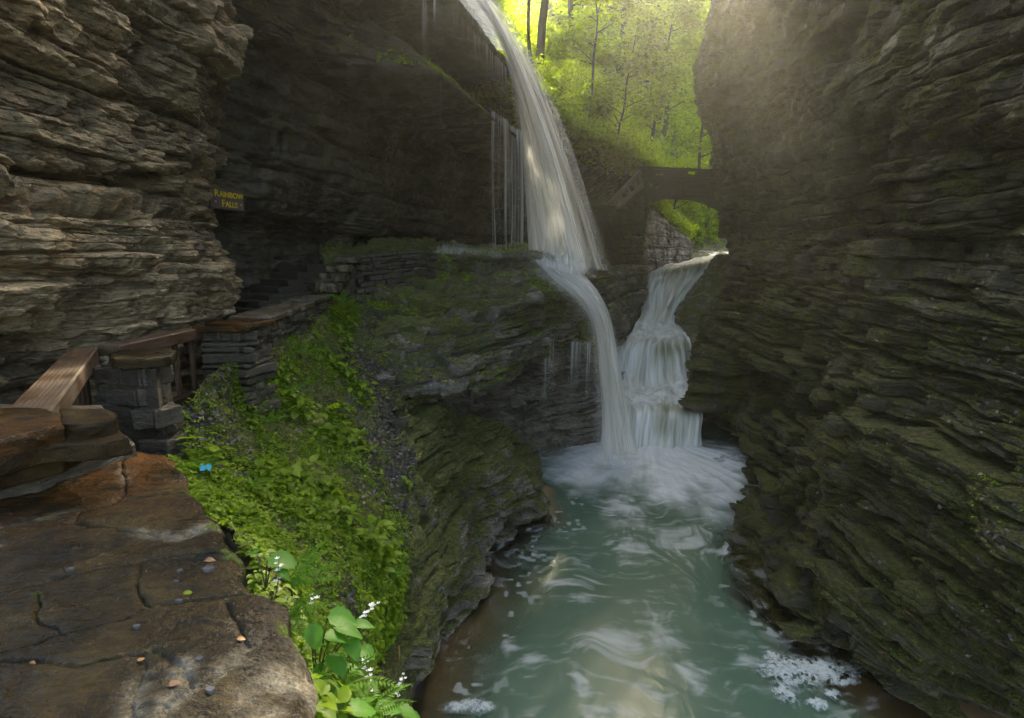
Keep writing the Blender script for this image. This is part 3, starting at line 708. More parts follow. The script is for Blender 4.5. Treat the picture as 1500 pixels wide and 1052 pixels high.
def rough_stone(pts, z1, th, seed, mat='slab', rough=.012, cuts=3, fs=9):
    c = np.array(pts).mean(0)
    n = len(pts)
    out = []
    for i in range(n):                       # extra points so the outline can wander
        a, b = np.array(pts[i]), np.array(pts[(i + 1) % n]); out += [tuple(a), tuple((a + b) / 2)]
    me = MB().slab(out, z1 - th, z1, .012).mesh(cuts=cuts, rough=rough, fs=fs, seed=seed, zs=2.5)
    for nme, v in (('pale', .0), ('rust', 0.0), ('moss', .0)):
        a = me.attributes.new(nme, 'FLOAT', 'POINT'); a.data.foreach_set('value', np.full(len(me.vertices), v, np.float32))
    return me
for k, (z1, th, poly, rs) in enumerate([
        (-.60, .065, [(-220, 640), (-120, 600), (0, 598), (62, 597), (88, 606), (92, 622), (40, 636), (-60, 655)], 1.0),
        (-.605, .06, [(86, 599), (150, 598), (173, 606), (168, 615), (128, 622), (92, 622)], 0.2),
        (-.662, .06, [(-200, 690), (-40, 645), (60, 632), (126, 622), (176, 631), (190, 641), (150, 650), (60, 656), (-60, 690)], .2),
        (-.722, .065, [(-160, 730), (0, 664), (80, 648), (122, 637), (128, 646), (92, 668), (0, 690), (-100, 730)], .2)]):
    me = rough_stone([tuple(p) for p in plan(poly, z1)], z1, th, 60 + k)
    me.attributes['rust'].data.foreach_set('value', np.full(len(me.vertices), rs * .5, np.float32))
    local(slab_root, link('coping_stone', me, M['slab'], None, True))
# body that carries the loose coping stones at the far end
b = plan([(-250, 690), (-120, 615), (0, 606), (150, 606), (170, 640), (200, 668), (60, 720), (-200, 760)], -.85)
local(slab_root, link('wall_body', MB().slab([tuple(q) for q in b], -1.75, -.80).mesh(cuts=3, rough=.02, fs=7, seed=9, zs=3), M['masonry']))

def masonry(line, zt, zb, thick, course=.09, seed=1, length=(.16, .42), jit=.015, bulge=.02):
    """courses of rough stones along a line of (x,y); zt/zb per point; thick goes to the left of the line's direction"""
    rg = random.Random(seed); mb = MB()
    L = np.array(line, float); seg = np.hypot(*(L[1:] - L[:-1]).T); cum = np.concatenate([[0], np.cumsum(seg)])
    def pt(s):
        return np.array([np.interp(s, cum, L[:, 0]), np.interp(s, cum, L[:, 1])]), np.interp(s, cum, zt), np.interp(s, cum, zb)
    hmax = max(a - b for a, b in zip(zt, zb)); q = 0.0
    while q < hmax:
        ch = course * rg.uniform(.55, 1.6)
        s = -rg.uniform(0, .2)
        while s < cum[-1]:
            l = rg.uniform(*length); s0, s1 = max(s, 0), min(s + l - .008, cum[-1])
            s += l
            if s1 - s0 < .04: continue
            p0, t0, b0 = pt(s0); p1, t1, b1 = pt(s1)
            if t0 - q < b0 - .1 and t1 - q < b1 - .1: continue
            d = p1 - p0; d /= np.linalg.norm(d) + 1e-9; nrm = np.array([-d[1], d[0]])
            if rg.random() < .05: continue
            off = rg.uniform(-bulge, bulge); dq = rg.uniform(-.16, .16) * ch
            j = lambda: np.array([rg.uniform(-jit, jit), rg.uniform(-jit, jit)])
            f0, f1 = p0 - nrm * off + j() * .6, p1 - nrm * off + j() * .6
            g0, g1 = p0 + nrm * thick, p1 + nrm * thick
            za0, za1 = t0 - q - rg.uniform(0, jit * .9) + (dq if q > 0 else -abs(dq)), t1 - q - rg.uniform(0, jit * .9) + (dq if q > 0 else -abs(dq)) * rg.uniform(-.5, 1)
            zc0, zc1 = t0 - q - ch + .006, t1 - q - ch + .006
            mb.box8([(*f0, zc0), (*f1, zc1), (*g1, zc1), (*g0, zc0), (*f0, za0), (*f1, za1), (*g1, za1), (*g0, za0)])
        q += ch
    return mb
def masonry_part(root, name, mb, mat, mossv, cuts=1, rough=.014, bevel=.008, seed=0):
    me = mb.mesh(bevel=bevel, cuts=cuts, rough=rough, fs=10, seed=seed)
    a = me.attributes.new('moss', 'FLOAT', 'POINT'); a.data.foreach_set('value', np.full(len(me.vertices), mossv, np.float32))
    return local(root, link(name, me, M[mat]))

# pier where the railing turns the corner
r = thing('stone_pier', 'short square stone pier with a flat cap slab where the two timber railings meet', 'pier', tuple(at(195, 640, 3.55)))
f0, f1, f2 = at(142, 545, 3.45), at(232, 545, 3.25), at(254, 540, 3.62)
f3 = f0 + (f2 - f1)
zt, zb = -.66, -1.5
mb = masonry([f0[:2], f1[:2], f2[:2], f3[:2], f0[:2]], [zt] * 5, [zb] * 5, .16, .11, 5, (.12, .45), .014, .03)
masonry_part(r, 'shaft', mb, 'masonry', .15, 1, .02)
local(r, link('core', MB().slab([tuple(q[:2]) for q in (f0 + (f2 - f0) * .06, f1 + (f3 - f1) * .06, f2 + (f0 - f2) * .06, f3 + (f1 - f3) * .06)], -1.75, -.665).mesh(), M['masonry']))
capo = plan([(158, 519), (175, 512), (235, 509), (258, 514), (250, 522), (214, 527), (168, 527)], -.60)
local(r, link('cap_stone', rough_stone([tuple(q) for q in capo], -.60, .055, 71, rough=.008), M['slab'], None, True))

# timber railings
def railing(label, a, b, w, h, n, low, drop0, spacing, root_loc, mat, postw=.035, group='timber railings of the gorge path', first=.15):
    r = thing('timber_railing', label, 'railing', root_loc, 0, group)
    A, B = Vector(a), Vector(b)
    def oriented(mb_fn, name, p, q, ww, hh):
        """build along local Y so that the grain follows the timber"""
        p, q = Vector(p), Vector(q); Ln = (q - p).length
        me = MB().bar((0, -Ln / 2, 0), (0, Ln / 2, 0), ww, hh).mesh(bevel=min(ww, hh) * .09, cuts=2, rough=.004, fs=8, seed=3)
        o = link(name, me, M[mat], None, False)
        t = (q - p).normalized(); rr = t.cross(Vector((0, 0, 1)))
        rr = rr.normalized() if rr.length > .1 else Vector((1, 0, 0)); uu = rr.cross(t).normalized()
        from mathutils import Matrix
        mt = Matrix((rr, t, uu)).transposed().to_4x4(); mt.translation = (p + q) / 2
        o.parent = r; o.matrix_parent_inverse = r.matrix_basis.inverted(); o.matrix_basis = mt
        return o
    oriented(None, 'top_rail', A, B, w, h)
    dz = Vector((0, 0, -low))
    if low: oriented(None, 'bottom_rail', A + dz, B + dz, w * .5, h * .75)
    for i in range(n):
        k = first + (1 - first - .03) * i / max(n - 1, 1)
        p = A.lerp(B, k)
        oriented(None, 'baluster', p + Vector((0, 0, -h / 2 - .004)), p + Vector((0, 0, -low + h * .375 + .004)), postw, postw * 1.4)
    return r
railing('long dark timber railing with a broad grained top beam running away beside the path', tuple(at(8, 640, 1.93) - [0, 0, .05]), tuple(at(121, 511, 3.78) - [0, 0, .05]), .17, .11, 8, .70, 0, 0, (-2.4, 3.0, -1.65), 'wood', .026, first=.3)
railing('short timber railing with three mossy uprights between the stone pier and the rubble parapet', (-2.86, 3.82, -.65), (-2.90, 5.15, -.66), .16, .10, 5, .55, 0, 0, (-2.88, 4.5, -1.6), 'wood_red', .03, first=.22)

# rubble parapet beyond the railing
r = thing('rubble_parapet', 'low rubble stone parapet climbing towards the falls, wet orange coping at its near end', 'parapet', tuple(at(380, 540, 5.8)))
tp = [at(303, 482, 5.0), at(362, 486, 4.9), at(398, 474, 5.7), at(440, 456, 6.7), at(485, 438, 8.1)]
ln = [q[:2] for q in tp]
masonry_part(r, 'rubble', masonry(ln, [q[2] for q in tp], [q[2] - .85 for q in tp], .42, .062, 15, (.05, .19), .02, .05), 'masonry', .18, 1, .02)
def coping(pa, pb, w, th, seed, mat, lift=.05):
    a, b = Vector(pa), Vector(pb); d = (b - a).normalized(); nr = Vector((-d.y, d.x, 0)).normalized()
    rg = random.Random(seed); mb = MB(); s = 0; L = (b - a).length
    while s < L - .02:
        l = min(rg.uniform(.35, .7), L - s); p, q = a + d * s, a + d * (s + l - .01)
        o0, o1 = rg.uniform(.01, .05), rg.uniform(.01, .05); e = rg.uniform(-.01, .012)
        P = [p - nr * o0, q - nr * o1, q + nr * w, p + nr * w]
        mb.box8([(v.x, v.y, v.z + .004 + e) for v in P] + [(v.x, v.y, v.z + th + e + rg.uniform(0, .01)) for v in P])
        s += l
    me = mb.mesh(bevel=.008, cuts=2, rough=.012, fs=7, seed=seed)
    for nme, v in (('pale', .0), ('rust', .0), ('moss', .0)):
        at_ = me.attributes.new(nme, 'FLOAT', 'POINT'); at_.data.foreach_set('value', np.full(len(me.vertices), v, np.float32))
    return me
def setattr_all(me, n, v): me.attributes[n].data.foreach_set('value', np.full(len(me.vertices), v, np.float32))
me = coping(tp[1] + [0, 0, -.01], tp[2] + [0, 0, -.01], .46, .05, 3, 'slab'); setattr_all(me, 'rust', .7)
local(r, link('wet_coping', me, M['slab'], None, True))
me = coping(tp[0], tp[1], .40, .05, 5, 'slab'); setattr_all(me, 'rust', .5)
local(r, link('wet_coping', me, M['slab'], None, True))
for a, b in ((2, 3), (3, 4)):
    me = coping(tp[a], tp[b], .44, .06, 7 + a, 'slab'); setattr_all(me, 'pale', .75)
    local(r, link('pale_coping', me, M['slab'], None, True))

# stepped end of the wall and the stone stair beside it
r = thing('stone_wall', 'mossy laid stone retaining wall in front of the path behind the falls, stepped pale blocks at one end', 'wall', tuple(at(560, 440, 9.6)))
tp = [at(468, 441, 8.3), at(498, 430, 8.6), at(520, 374, 9.3), at(575, 369, 9.8), at(615, 366, 10.2), at(640, 371, 10.7)]
zt = [at(468, 412, 8.3)[2], at(498, 404, 8.6)[2], tp[2][2], tp[3][2], tp[4][2], tp[5][2]]
masonry_part(r, 'courses', masonry([q[:2] for q in tp], zt, [z_ - .95 for z_ in zt[:2]] + [z_ - 1.25 for z_ in zt[2:]], .30, .065, 25, (.08, .27), .015, .04), 'masonry', .30, 1, .018)
for k, (px, py, D, wd, hh) in enumerate([(480, 415, 8.45, .34, .13), (488, 401, 8.65, .36, .12), (497, 389, 8.85, .36, .10), (510, 377, 9.1, .34, .09)]):
    q = at(px, py, D)
    me = MB().slab([(q[0] - wd / 2, q[1] - .12), (q[0] + wd / 2, q[1] - .16), (q[0] + wd / 2, q[1] + .22), (q[0] - wd / 2, q[1] + .25)], q[2] - hh, q[2], .01).mesh(cuts=3, rough=.022, fs=6, seed=80 + k)
    for nme, v in (('pale', .85), ('rust', 0), ('moss', .05)):
        a = me.attributes.new(nme, 'FLOAT', 'POINT'); a.data.foreach_set('value', np.full(len(me.vertices), v, np.float32))
    local(r, link('step_block', me, M['slab'], None, True))
r = thing('stone_stair', 'dim stone stair climbing against the dark cliff behind the parapet', 'stair', tuple(at(430, 470, 8.5)))
for k in range(8):
    a = at(352 + 14 * k, 468 - 11 * k, 7.0 + .27 * k); b = at(470 + 4 * k, 452 - 9.5 * k, 8.2 + .2 * k)
    d = (b - a)[:2]; d /= np.linalg.norm(d); nr = np.array([-d[1], d[0]])
    me = MB().slab([tuple(a[:2]), tuple(b[:2]), tuple(b[:2] + nr * .6), tuple(a[:2] + nr * .6)], a[2] - .3, a[2] + .03, .01).mesh(cuts=3, rough=.015, fs=6, seed=k)
    local(r, link('step', me, M['cliff_dark']))

# sign
q0 = at(306, 273, 7.2); Ls, Hs = .57, .262
ang = math.atan2(GT[1], GT[0])
r = thing('name_sign', 'small brown wooden sign with yellow carved words RAINBOW FALLS on the dark rock', 'sign', tuple(q0 + np.array([*(GT * Ls / 2), -Hs / 2])), 0)
r.rotation_euler = (0, 0, ang)
from mathutils import Matrix
def on_sign(o, x, z, y):             # x along the board, z up, y out of its face (towards the gorge)
    o.parent = r; o.location = (x, -y, z); return o
bm_ = MB().box8([(-Ls / 2, 0, -Hs / 2), (Ls / 2, 0, -Hs / 2), (Ls / 2, .045, -Hs / 2), (-Ls / 2, .045, -Hs / 2), (-Ls / 2, 0, Hs / 2), (Ls / 2, 0, Hs / 2), (Ls / 2, .045, Hs / 2), (-Ls / 2, .045, Hs / 2)])
on_sign(link('board', bm_.mesh(bevel=.004), M['sign']), 0, 0, .045 - .045)
def word(big, small, x, z, size):
    txt = []
    cx = x
    for body, sz in ((big, size), (small, size * .80)):
        cu = bpy.data.curves.new('letters', 'FONT'); cu.body = body; cu.size = sz; cu.extrude = .0025; cu.offset = .0018
        o = bpy.data.objects.new('letters', cu); C.objects.link(o)
        bpy.context.view_layer.update()
        dg = bpy.context.evaluated_depsgraph_get(); me = bpy.data.meshes.new_from_object(o.evaluated_get(dg))
        xs = [v.co.x for v in me.vertices]
        wd = max(xs)
        bpy.data.objects.remove(o)
        txt.append((me, cx)); cx += wd + size * .03
    verts, faces = [], []
    for me, ox in txt:
        n = len(verts)
        verts += [(v.co.x * 1.0 + ox, -v.co.z, v.co.y + z) for v in me.vertices]
        faces += [tuple(i + n for i in p.vertices) for p in me.polygons]
    me = bpy.data.meshes.new('m'); me.from_pydata(verts, [], faces)
    return me
on_sign(link('lettering', word('R', 'AINBOW', -.215, .022, .125), M['letter']), 0, 0, .004)
on_sign(link('lettering', word('F', 'ALLS', -.105, -.098, .125), M['letter']), 0, 0, .004)
for bx, bz in ((-.205, -.045), (.225, -.055)):
    mb = MB().tube([(bx, 0, bz), (bx, -.008, bz)], .013, 8)
    on_sign(link('bolt', mb.mesh(), M['bolt']), 0, 0, .001)

# bridge over the gorge
br = thing('stone_bridge', 'small arched stone footbridge spanning the gorge beyond the cascade', 'bridge', (8.3, 26.0, 2.4))
A, B = np.array([5.75, 25.4]), np.array([11.6, 26.9]); bd = (B - A) / np.linalg.norm(B - A); bn = np.array([-bd[1], bd[0]]); BL = np.linalg.norm(B - A)
def bp(s, n, z): q = A + bd * s + bn * n; return (q[0], q[1], z)
sa, sb, zs, zc = .35, 5.7, 2.38, 2.98
def arc(s): k = (s - (sa + sb) / 2) / ((sb - sa) / 2); return zs + (zc - zs) * (1 - np.clip(k, -1, 1) ** 2)
mb = MB(); n = 40
for i in range(n):                                        # ring of upright stones
    s0, s1 = sa + (sb - sa) * i / n, sa + (sb - sa) * (i + 1) / n - .012
    z0, z1 = arc(s0), arc(s1); t = .36 + .05 * random.random(); e = random.uniform(-.02, .03)
    mb.box8([bp(s0, -e - .03, z0), bp(s1, -e - .03, z1), bp(s1, .5, z1), bp(s0, .5, z0), bp(s0, -e - .03, z0 + t), bp(s1, -e - .03, z1 + t), bp(s1, .5, z1 + t), bp(s0, .5, z0 + t)])
masonry_part(br, 'arch_ring', mb, 'masonry_far', .2, 1, .02, .01)
ss = np.linspace(sa, sb, 30)
Gb = np.array([[bp(s, nn, arc(s) + .02) for s in ss] for nn in (.05, .8, 1.6, 2.3)])
local(br, link('vault', grid_mesh(Gb, toward=(8, 26, -3)), M['masonry_far']))
mb = masonry([bp(s, 0, 0)[:2] for s in (0, BL)], [3.98, 3.98], [2.95, 2.95], .35, .13, 33, (.2, .55), .02, .03)
# keep the stones above the ring
masonry_part(br, 'parapet_wall', mb, 'masonry_far', .3, 1, .025, .01)
mb = masonry([bp(s, 2.0, 0)[:2] for s in (0, BL)], [3.98, 3.98], [2.95, 2.95], .35, .13, 34, (.2, .55), .02, .03)
masonry_part(br, 'parapet_wall', mb, 'masonry_far', .3, 1, .025, .01)
mb = MB(); s = 0
while s < BL:
    l = random.uniform(.4, .8); mb.box8([bp(s, -.05, 3.985), bp(min(s + l - .02, BL), -.06, 3.985), bp(min(s + l - .02, BL), .40, 3.985), bp(s, .40, 3.985), bp(s, -.05, 4.07), bp(min(s + l - .02, BL), -.06, 4.08), bp(min(s + l - .02, BL), .40, 4.08), bp(s, .40, 4.07)]); s += l
masonry_part(br, 'coping', mb, 'masonry_far', .35, 1, .02, .01)
local(br, link('deck', MB().box8([bp(-.3, .36, 3.05), bp(BL, .36, 3.05), bp(BL, 2.0, 3.05), bp(-.3, 2.0, 3.05), bp(-.3, .36, 3.15), bp(BL, .36, 3.15), bp(BL, 2.0, 3.15), bp(-.3, 2.0, 3.15)]).mesh(), M['masonry_far']))
for s0, s1 in ((-.3, sa + .06), (sb - .06, BL + .2)):
    mb = masonry([bp(s, .02, 0)[:2] for s in (s0, s1)], [2.95, 2.95], [1.2, 1.2], 2.2, .16, 37, (.2, .5), .02, .02)
    masonry_part(br, 'springer', mb, 'masonry_far', .3, 1, .025, .01)

# abutment with the stair to the bridge
ab = thing('stair_abutment', 'tall mossy stone abutment carrying the stair up to the footbridge', 'wall', tuple(at(900, 400, 23.5)))
c = rowsp([[(812, 298, 23), (850, 300, 24), (893, 301, 25), (915, 290, 26), (942, 262, 27), (944, 262, 30)],
           [(812, 302, 19.5), (850, 304, 21.5), (893, 305, 23.4), (915, 295, 24.3), (941, 268, 25.2), (945, 268, 29)],
           [(812, 330, 19.3), (850, 330, 21.3), (893, 330, 23.2), (915, 330, 24.1), (943, 330, 25), (947, 330, 29)],
           [(812, 365, 19.2), (850, 365, 21.2), (893, 365, 23.1), (915, 365, 24.0), (944, 365, 24.9), (948, 365, 29)],
           [(812, 415, 19.0), (850, 415, 21.1), (893, 415, 23.0), (915, 415, 23.9), (945, 415, 24.8), (949, 415, 29)]])
Ga = surface(c, 220, 220); Na = normals(Ga, (2, 6, 2))
Ga, _ = shale(Ga, Na, .45, big=(.5, 1.4, .22), mid=(.2, .6, .2), small=(.1, .3, .12), seed=191, rough=.04, lump=.3)
local(ab, link('face', grid_mesh(Ga, {'moss': line(Ga, .45)}, toward=(2, 6, 2)), M['masonry_far']))
sr = thing('stair_handrail', 'sloping timber stair rail with slanted uprights climbing to the stone footbridge', 'railing', tuple(at(915, 300, 24.2)))
a, b = at(893, 299, 22.3), at(937, 252, 23.9)
local(sr, link('top_rail', MB().bar(a, b, .16, .15).mesh(bevel=.01), M['wood_grey']))
a2, b2 = at(903, 304, 22.35), at(941, 272, 23.9)
local(sr, link('bottom_rail', MB().bar(a2, b2, .12, .15).mesh(bevel=.01), M['wood_grey']))
for i in range(8):
    k = .06 + .9 * i / 7
    p, q = Vector(a).lerp(Vector(b), k), Vector(a2).lerp(Vector(b2), min(1, max(0, k + (.05 if i % 2 else -.05))))
    local(sr, link('baluster', MB().bar(p - Vector((0, 0, .08)), q + Vector((0, 0, .08)), .09, .07, up=(0, 1, 0)).mesh(bevel=.006), M['wood_grey']))
# ---------- water ----------
def sheet(lines, nr, nc, alpha_fn, seed=0, wob=.03, width=None):
    """lines[row][col] of points: rows along the flow; alpha_fn(u across, v along)"""
    G = surface(np.array(lines, float), nr, nc)
    u = np.linspace(0, 1, nc)[None, :] + np.zeros((nr, 1)); v = np.linspace(0, 1, nr)[:, None] + np.zeros((1, nc))
    L = np.linalg.norm(np.diff(G[:, nc // 2], axis=0), axis=1).sum()
    W = np.linalg.norm(np.diff(G[nr // 2], axis=0), axis=1).sum() if width is None else width
    n = normals(G, EYE)
    G = G + n * (wob * 2 * (vnoise(u * W * 5, v * L * .5, u * 0, seed) - .5) + wob * (vnoise(u * W * 17, v * L * .7, u * 0, seed + 1) - .5))[..., None]
    uv = np.stack([u * W, v * L], -1)
    return grid_mesh(G, {'alpha': np.clip(alpha_fn(u, v), 0, 1)}, uv, toward=EYE)
def bandf(u, a, b, c, d): return sstep(a, b, u) * (1 - sstep(c, d, u))
WW = (.88, .89, .87)
M['fall_a'] = fall_mat('fall_veil', 7, .09, .24, .86, WW, 0.0)
M['fall_b'] = fall_mat('fall_threads', 17, .12, .40, .72, WW, 3.3)
M['fall_c'] = fall_mat('fall_core', 5, .07, .20, .82, WW, 7.1)
M['fall_s'] = fall_mat('fall_spray', 3, .06, .15, 1.15, WW, 9.0)
M['fall_t'] = fall_mat('fall_fine_threads', 48, .05, .36, .70, (.78, .80, .80), 2.2)
M['fall_d'] = fall_mat('fall_drips', 26, .07, .42, .66, (.70, .73, .74), 5.1)

wf = thing('waterfall', 'tall silky white waterfall pouring off the left rim onto the mossy ledge', 'waterfall', tuple(at(825, 380, 13.4)))
def fall_lines(off=0.0, s0=0.0, s1=1.0, nn=.12):
    Lr = []
    cols = np.linspace(s0, s1, 9)
    up2, up1, lip, rest = [], [], [], []
    R = []
    E = [at(874, 398, 12.5), at(850, 394, 12.8), at(815, 386, 13.2), at(778, 376, 13.5)]
    E = np.array(E)
    for s in cols:
        t = -.35 + 4.75 * s
        l = gorge(t, nn + .25 * (1 - s), 4.86) + np.array([0, 0, .05 * off])
        q = s * 3; i = min(int(q), 2); e = E[i] * (1 - q + i) + E[i + 1] * (q - i)
        col = [gorge(t - .05, -1.3, 5.75), gorge(t, -.5, 5.12), l]
        for k in (.12, .25, .4, .55, .7, .85, 1.0):
            p = l + (e - l) * k; p[2] = l[2] + (e[2] - l[2]) * k ** (1.75 - .1 * s)
            p[:2] += GN * off * k
            col.append(p)
        R.append(col)
    return np.array(R).transpose(1, 0, 2)
local(wf, link('water_veil', sheet(fall_lines(0.0), 260, 200, lambda u, v: (.64 * sstep(-.02, .34, u) * (1 - .40 * sstep(.55, 1.0, u)) + .06) * sstep(0, .06, v), 1), M['fall_a']))
local(wf, link('water_veil', sheet(fall_lines(-.16, .05, .95), 260, 200, lambda u, v: .66 * sstep(0, .15, u) * (1 - .4 * sstep(.6, 1, u)), 2, .05), M['fall_c']))
local(wf, link('water_veil', sheet(fall_lines(.12, .0, .8), 260, 160, lambda u, v: .50 * sstep(0, .45, u) * (1 - sstep(.6, 1, u)), 3, .06), M['fall_b']))
local(wf, link('spray_veil', sheet(fall_lines(.38, -.10, 1.0), 160, 120, lambda u, v: .52 * bandf(u, 0, .40, .5, 1.0) * sstep(.12, .4, v), 8, .08), M['fall_s']))
local(wf, link('spray_veil', sheet(fall_lines(-.30, .0, 1.12), 160, 120, lambda u, v: .55 * bandf(u, 0, .35, .55, 1.0) * sstep(.15, .45, v), 9, .08), M['fall_s']))
# film running down the slope onto the lip
lines = [[gorge(t, n, z) for t in (-1.2, .2, 1.5, 3, 4.6)] for n, z in ((-2.6, 7.35), (-1.4, 5.95), (-.6, 5.2), (-.05, 4.93), (.12, 4.80), (.14, 4.5))]
local(wf, link('lip_film', sheet(lines, 90, 200, lambda u, v: (.54 - .12 * sstep(.6, 1, v)) * bandf(u, 0, .12, .95, 1.0), 4, .012), M['fall_b']))
# threads below lip two
lines = [[gorge(t, .18 + .05 * math.sin(t * 4), z) for t in (1.5, 2.2, 3.0, 3.8, 4.5, 5.1)] for z in (3.22, 2.9, 2.0, 1.0, .1)]
local(wf, link('thread_curtain', sheet(lines, 120, 260, lambda u, v: (.52 + .15 * u + .30 * fbm(u * 8, v * .3, u * 0, 3, 95)) * sstep(-.05, .5, u) * (1 - .2 * v), 5, .05), M['fall_d']))
lines = [[gorge(t, -.0, z) for t in (.1, 1.2, 2.3, 3.4, 4.5)] for z in (4.62, 4.2, 3.7, 3.3)]
local(wf, link('thread_curtain', sheet(lines, 60, 260, lambda u, v: (.47 + .08 * u) * (1 - .35 * v), 6, .01), M['fall_d']))
# separate streaks to the left of the falls
for k, (ta, tb, n, z0, z1, al) in enumerate([(-.18, .06, .10, 5.2, 2.9, .66), (-.13, .02, .14, 3.1, .6, .43), (-.80, -.40, .16, 5.6, .3, .50), (-1.2, -.9, .16, 5.6, 1.6, .44)]):
    st = thing('water_streak', ['thin white streak of falling water splashing onto the mossy second lip', 'fine thread of water dropping from the mossy second lip down the dark rock',
               'long faint pair of water threads crossing the dark cliff, left of the bright streak', 'faintest short water thread on the dark cliff, outermost from the falls'][k], 'waterfall', tuple(gorge((ta + tb) / 2, n, z1)), 0, 'water streaks beside the falls')
    lines = [[gorge(t, n + .08 * (1 - q), z0 + (z1 - z0) * q) for t in np.linspace(ta, tb, 4)] for q in (0, .3, .6, 1.0)]
    local(st, link('water_ribbon', sheet(lines, 80, 40, lambda u, v: al * bandf(u, 0, .45, .55, 1) ** .5 * (1 - .75 * sstep(.35, 1, v)), 10 + k, .01), M['fall_t']))
# spread over the shelf and the second drop
w2 = thing('lower_waterfall', 'curved white second drop sliding off the shelf below the tall fall into the pool', 'waterfall', tuple(at(890, 650, 13.4)))
lines = [[at(px, py, D) for px, py, D in r] for r in (
    [(735, 378, 12.1), (785, 380, 12.5), (820, 384, 12.9), (855, 390, 13.3)],
    [(752, 398, 11.8), (806, 400, 12.1), (842, 403, 12.6), (870, 411, 13.2)],
    [(780, 420, 11.6), (828, 420, 11.8), (860, 425, 12.3), (885, 437, 12.9)],
    [(812, 446, 11.7), (856, 446, 11.9), (878, 455, 12.2), (897, 470, 12.8)],
    [(845, 490, 12.3), (872, 486, 12.2), (890, 498, 12.4), (905, 512, 12.8)],
    [(848, 550, 12.8), (878, 545, 12.5), (900, 550, 12.5), (916, 560, 12.9)],
    [(850, 610, 13.2), (882, 606, 12.9), (907, 606, 12.8), (928, 606, 13.2)],
    [(850, 662, 13.4), (884, 662, 13.2), (914, 662, 13.1), (942, 662, 13.4)])]
local(w2, link('water_veil', sheet(lines, 240, 140, lambda u, v: (.66 * sstep(-.02, .42, u) * (1 - .7 * sstep(.82, 1, u)) + .28 * fbm(u * 7, v * .8, u * 0, 3, 92) - .22 * sstep(.45, .8, v) * (1 - sstep(.1, .6, u))), 21, .09), M['fall_a']))
l2 = np.array(lines) + np.array([0, -.15, .03])
local(w2, link('water_veil', sheet(l2, 240, 140, lambda u, v: .58 * sstep(.15, .6, u) * (1 - sstep(.75, 1, u)) * (1 - .2 * sstep(.6, 1, v)) + .22 * fbm(u * 5, v * .9, u * 0, 3, 93), 22, .11), M['fall_b']))
l3 = [[p + np.array([(-.28 + .62 * j / 3) * (.3 + .12 * i), -.22, 0]) for j, p in enumerate(r)] for i, r in enumerate(np.array(lines))]
local(w2, link('spray_veil', sheet(l3, 160, 100, lambda u, v: .44 * bandf(u, 0, .45, .55, 1.0) * sstep(0, .12, v), 24, .07), M['fall_s']))
sub = (LEDGE_G + np.array([.02, -.06, .035]))[44:215, 235:590]
nr, nc = sub.shape[:2]
u = np.linspace(0, 1, nc)[None, :] + np.zeros((nr, 1)); v = np.linspace(0, 1, nr)[:, None] + np.zeros((1, nc))
fan = fbm(u * 9, v * 1.2, u * 0, 4, 91) * 1.0
al = (.34 + .26 * u) * bandf(u, 0, .12, .92, 1) * bandf(v, 0, .05, .55 + .0 * u, 1.0) + .35 * fan
local(w2, link('shelf_film', grid_mesh(sub, {'alpha': np.clip(al * .78, 0, .5)}, np.stack([u * 4.2, v * 1.6], -1), toward=EYE), M['fall_t']))
for k, (pa, pb, al) in enumerate([(788, 818, .48), (828, 872, .48)]):
    dr = thing('water_streak', ['drip curtain falling clear of the mossy undercut ledge to the pool', 'thin drip curtain between the ledge drips and the curved second drop'][k], 'waterfall', tuple(at((pa + pb) / 2, 660, 13.5)), 0, 'water streaks beside the falls')
    tpz = [at(px, 495 + 6 * k, 12.35 + k * .7) for px in np.linspace(pa, pb, 5)]
    lines = [[np.array([q[0], q[1] + .25 * f, q[2] + (-5.0 - q[2]) * f]) for q in tpz] for f in (0, .3, .65, 1.0)]
    local(dr, link('water_ribbon', sheet(lines, 100, 90, lambda u, v: al * bandf(u, 0, .15, .85, 1) * (1 - .3 * v), 31 + k, .01), M['fall_d']))

# cascade
def casc_mat():
    m, nt = newmat('cascade_water'); T = NT(nt)
    uv = T.n('TexCoord').outputs['UV']
    def st(a, b, loc, det=3): return T.noise(T.n('Mapping', ins={'Vector': uv, 'Scale': (a, b, 1), 'Location': (loc, loc * .3, 0)}).outputs['Vector'], 1.0, det, .55, .25)
    s1 = st(9, .9, 0.0, 4); s2 = st(2.4, .5, 4.0, 3); s3 = st(26, 1.6, 9.0)
    thin = T.attr('thin'); flat = T.attr('flat')
    iso = T.noise(T.scale(T.pos(), (3.2, 2.2, 5)), 1.0, 5, .62, .5)
    f = T.math('ADD', T.math('MULTIPLY', s1, .45), T.math('ADD', T.math('MULTIPLY', s2, .35), T.math('MULTIPLY', s3, .2)))
    f = T.math('ADD', T.math('MULTIPLY', f, T.math('MULTIPLY_ADD', flat, -.75, 1.0)), T.math('MULTIPLY', T.math('ADD', iso, .06), T.math('MULTIPLY', flat, .75)))
    f = T.math('ADD', f, T.math('MULTIPLY', thin, -.20))
    col = T.ramp(f, [(.27, (.20, .22, .14)), (.40, (.40, .41, .33)), (.52, (.62, .64, .60)), (.66, (.82, .84, .83))])
    b = T.n('Bump', ins={'Strength': .25, 'Distance': .05, 'Height': f})
    d = T.n('BsdfPrincipled', ins={'Base Color': col, 'Roughness': .45, 'Normal': b.outputs[0], 'Specular IOR Level': .3})
    tr = T.n('BsdfTransparent')
    al = T.map(T.math('ADD', T.attr('alpha'), T.math('MULTIPLY_ADD', s1, .8, -.4)), .2, .5)
    mx = T.n('MixShader', ins={0: al, 1: tr.outputs[0], 2: d.outputs[0]})
    T.out(mx.outputs[0]); return m
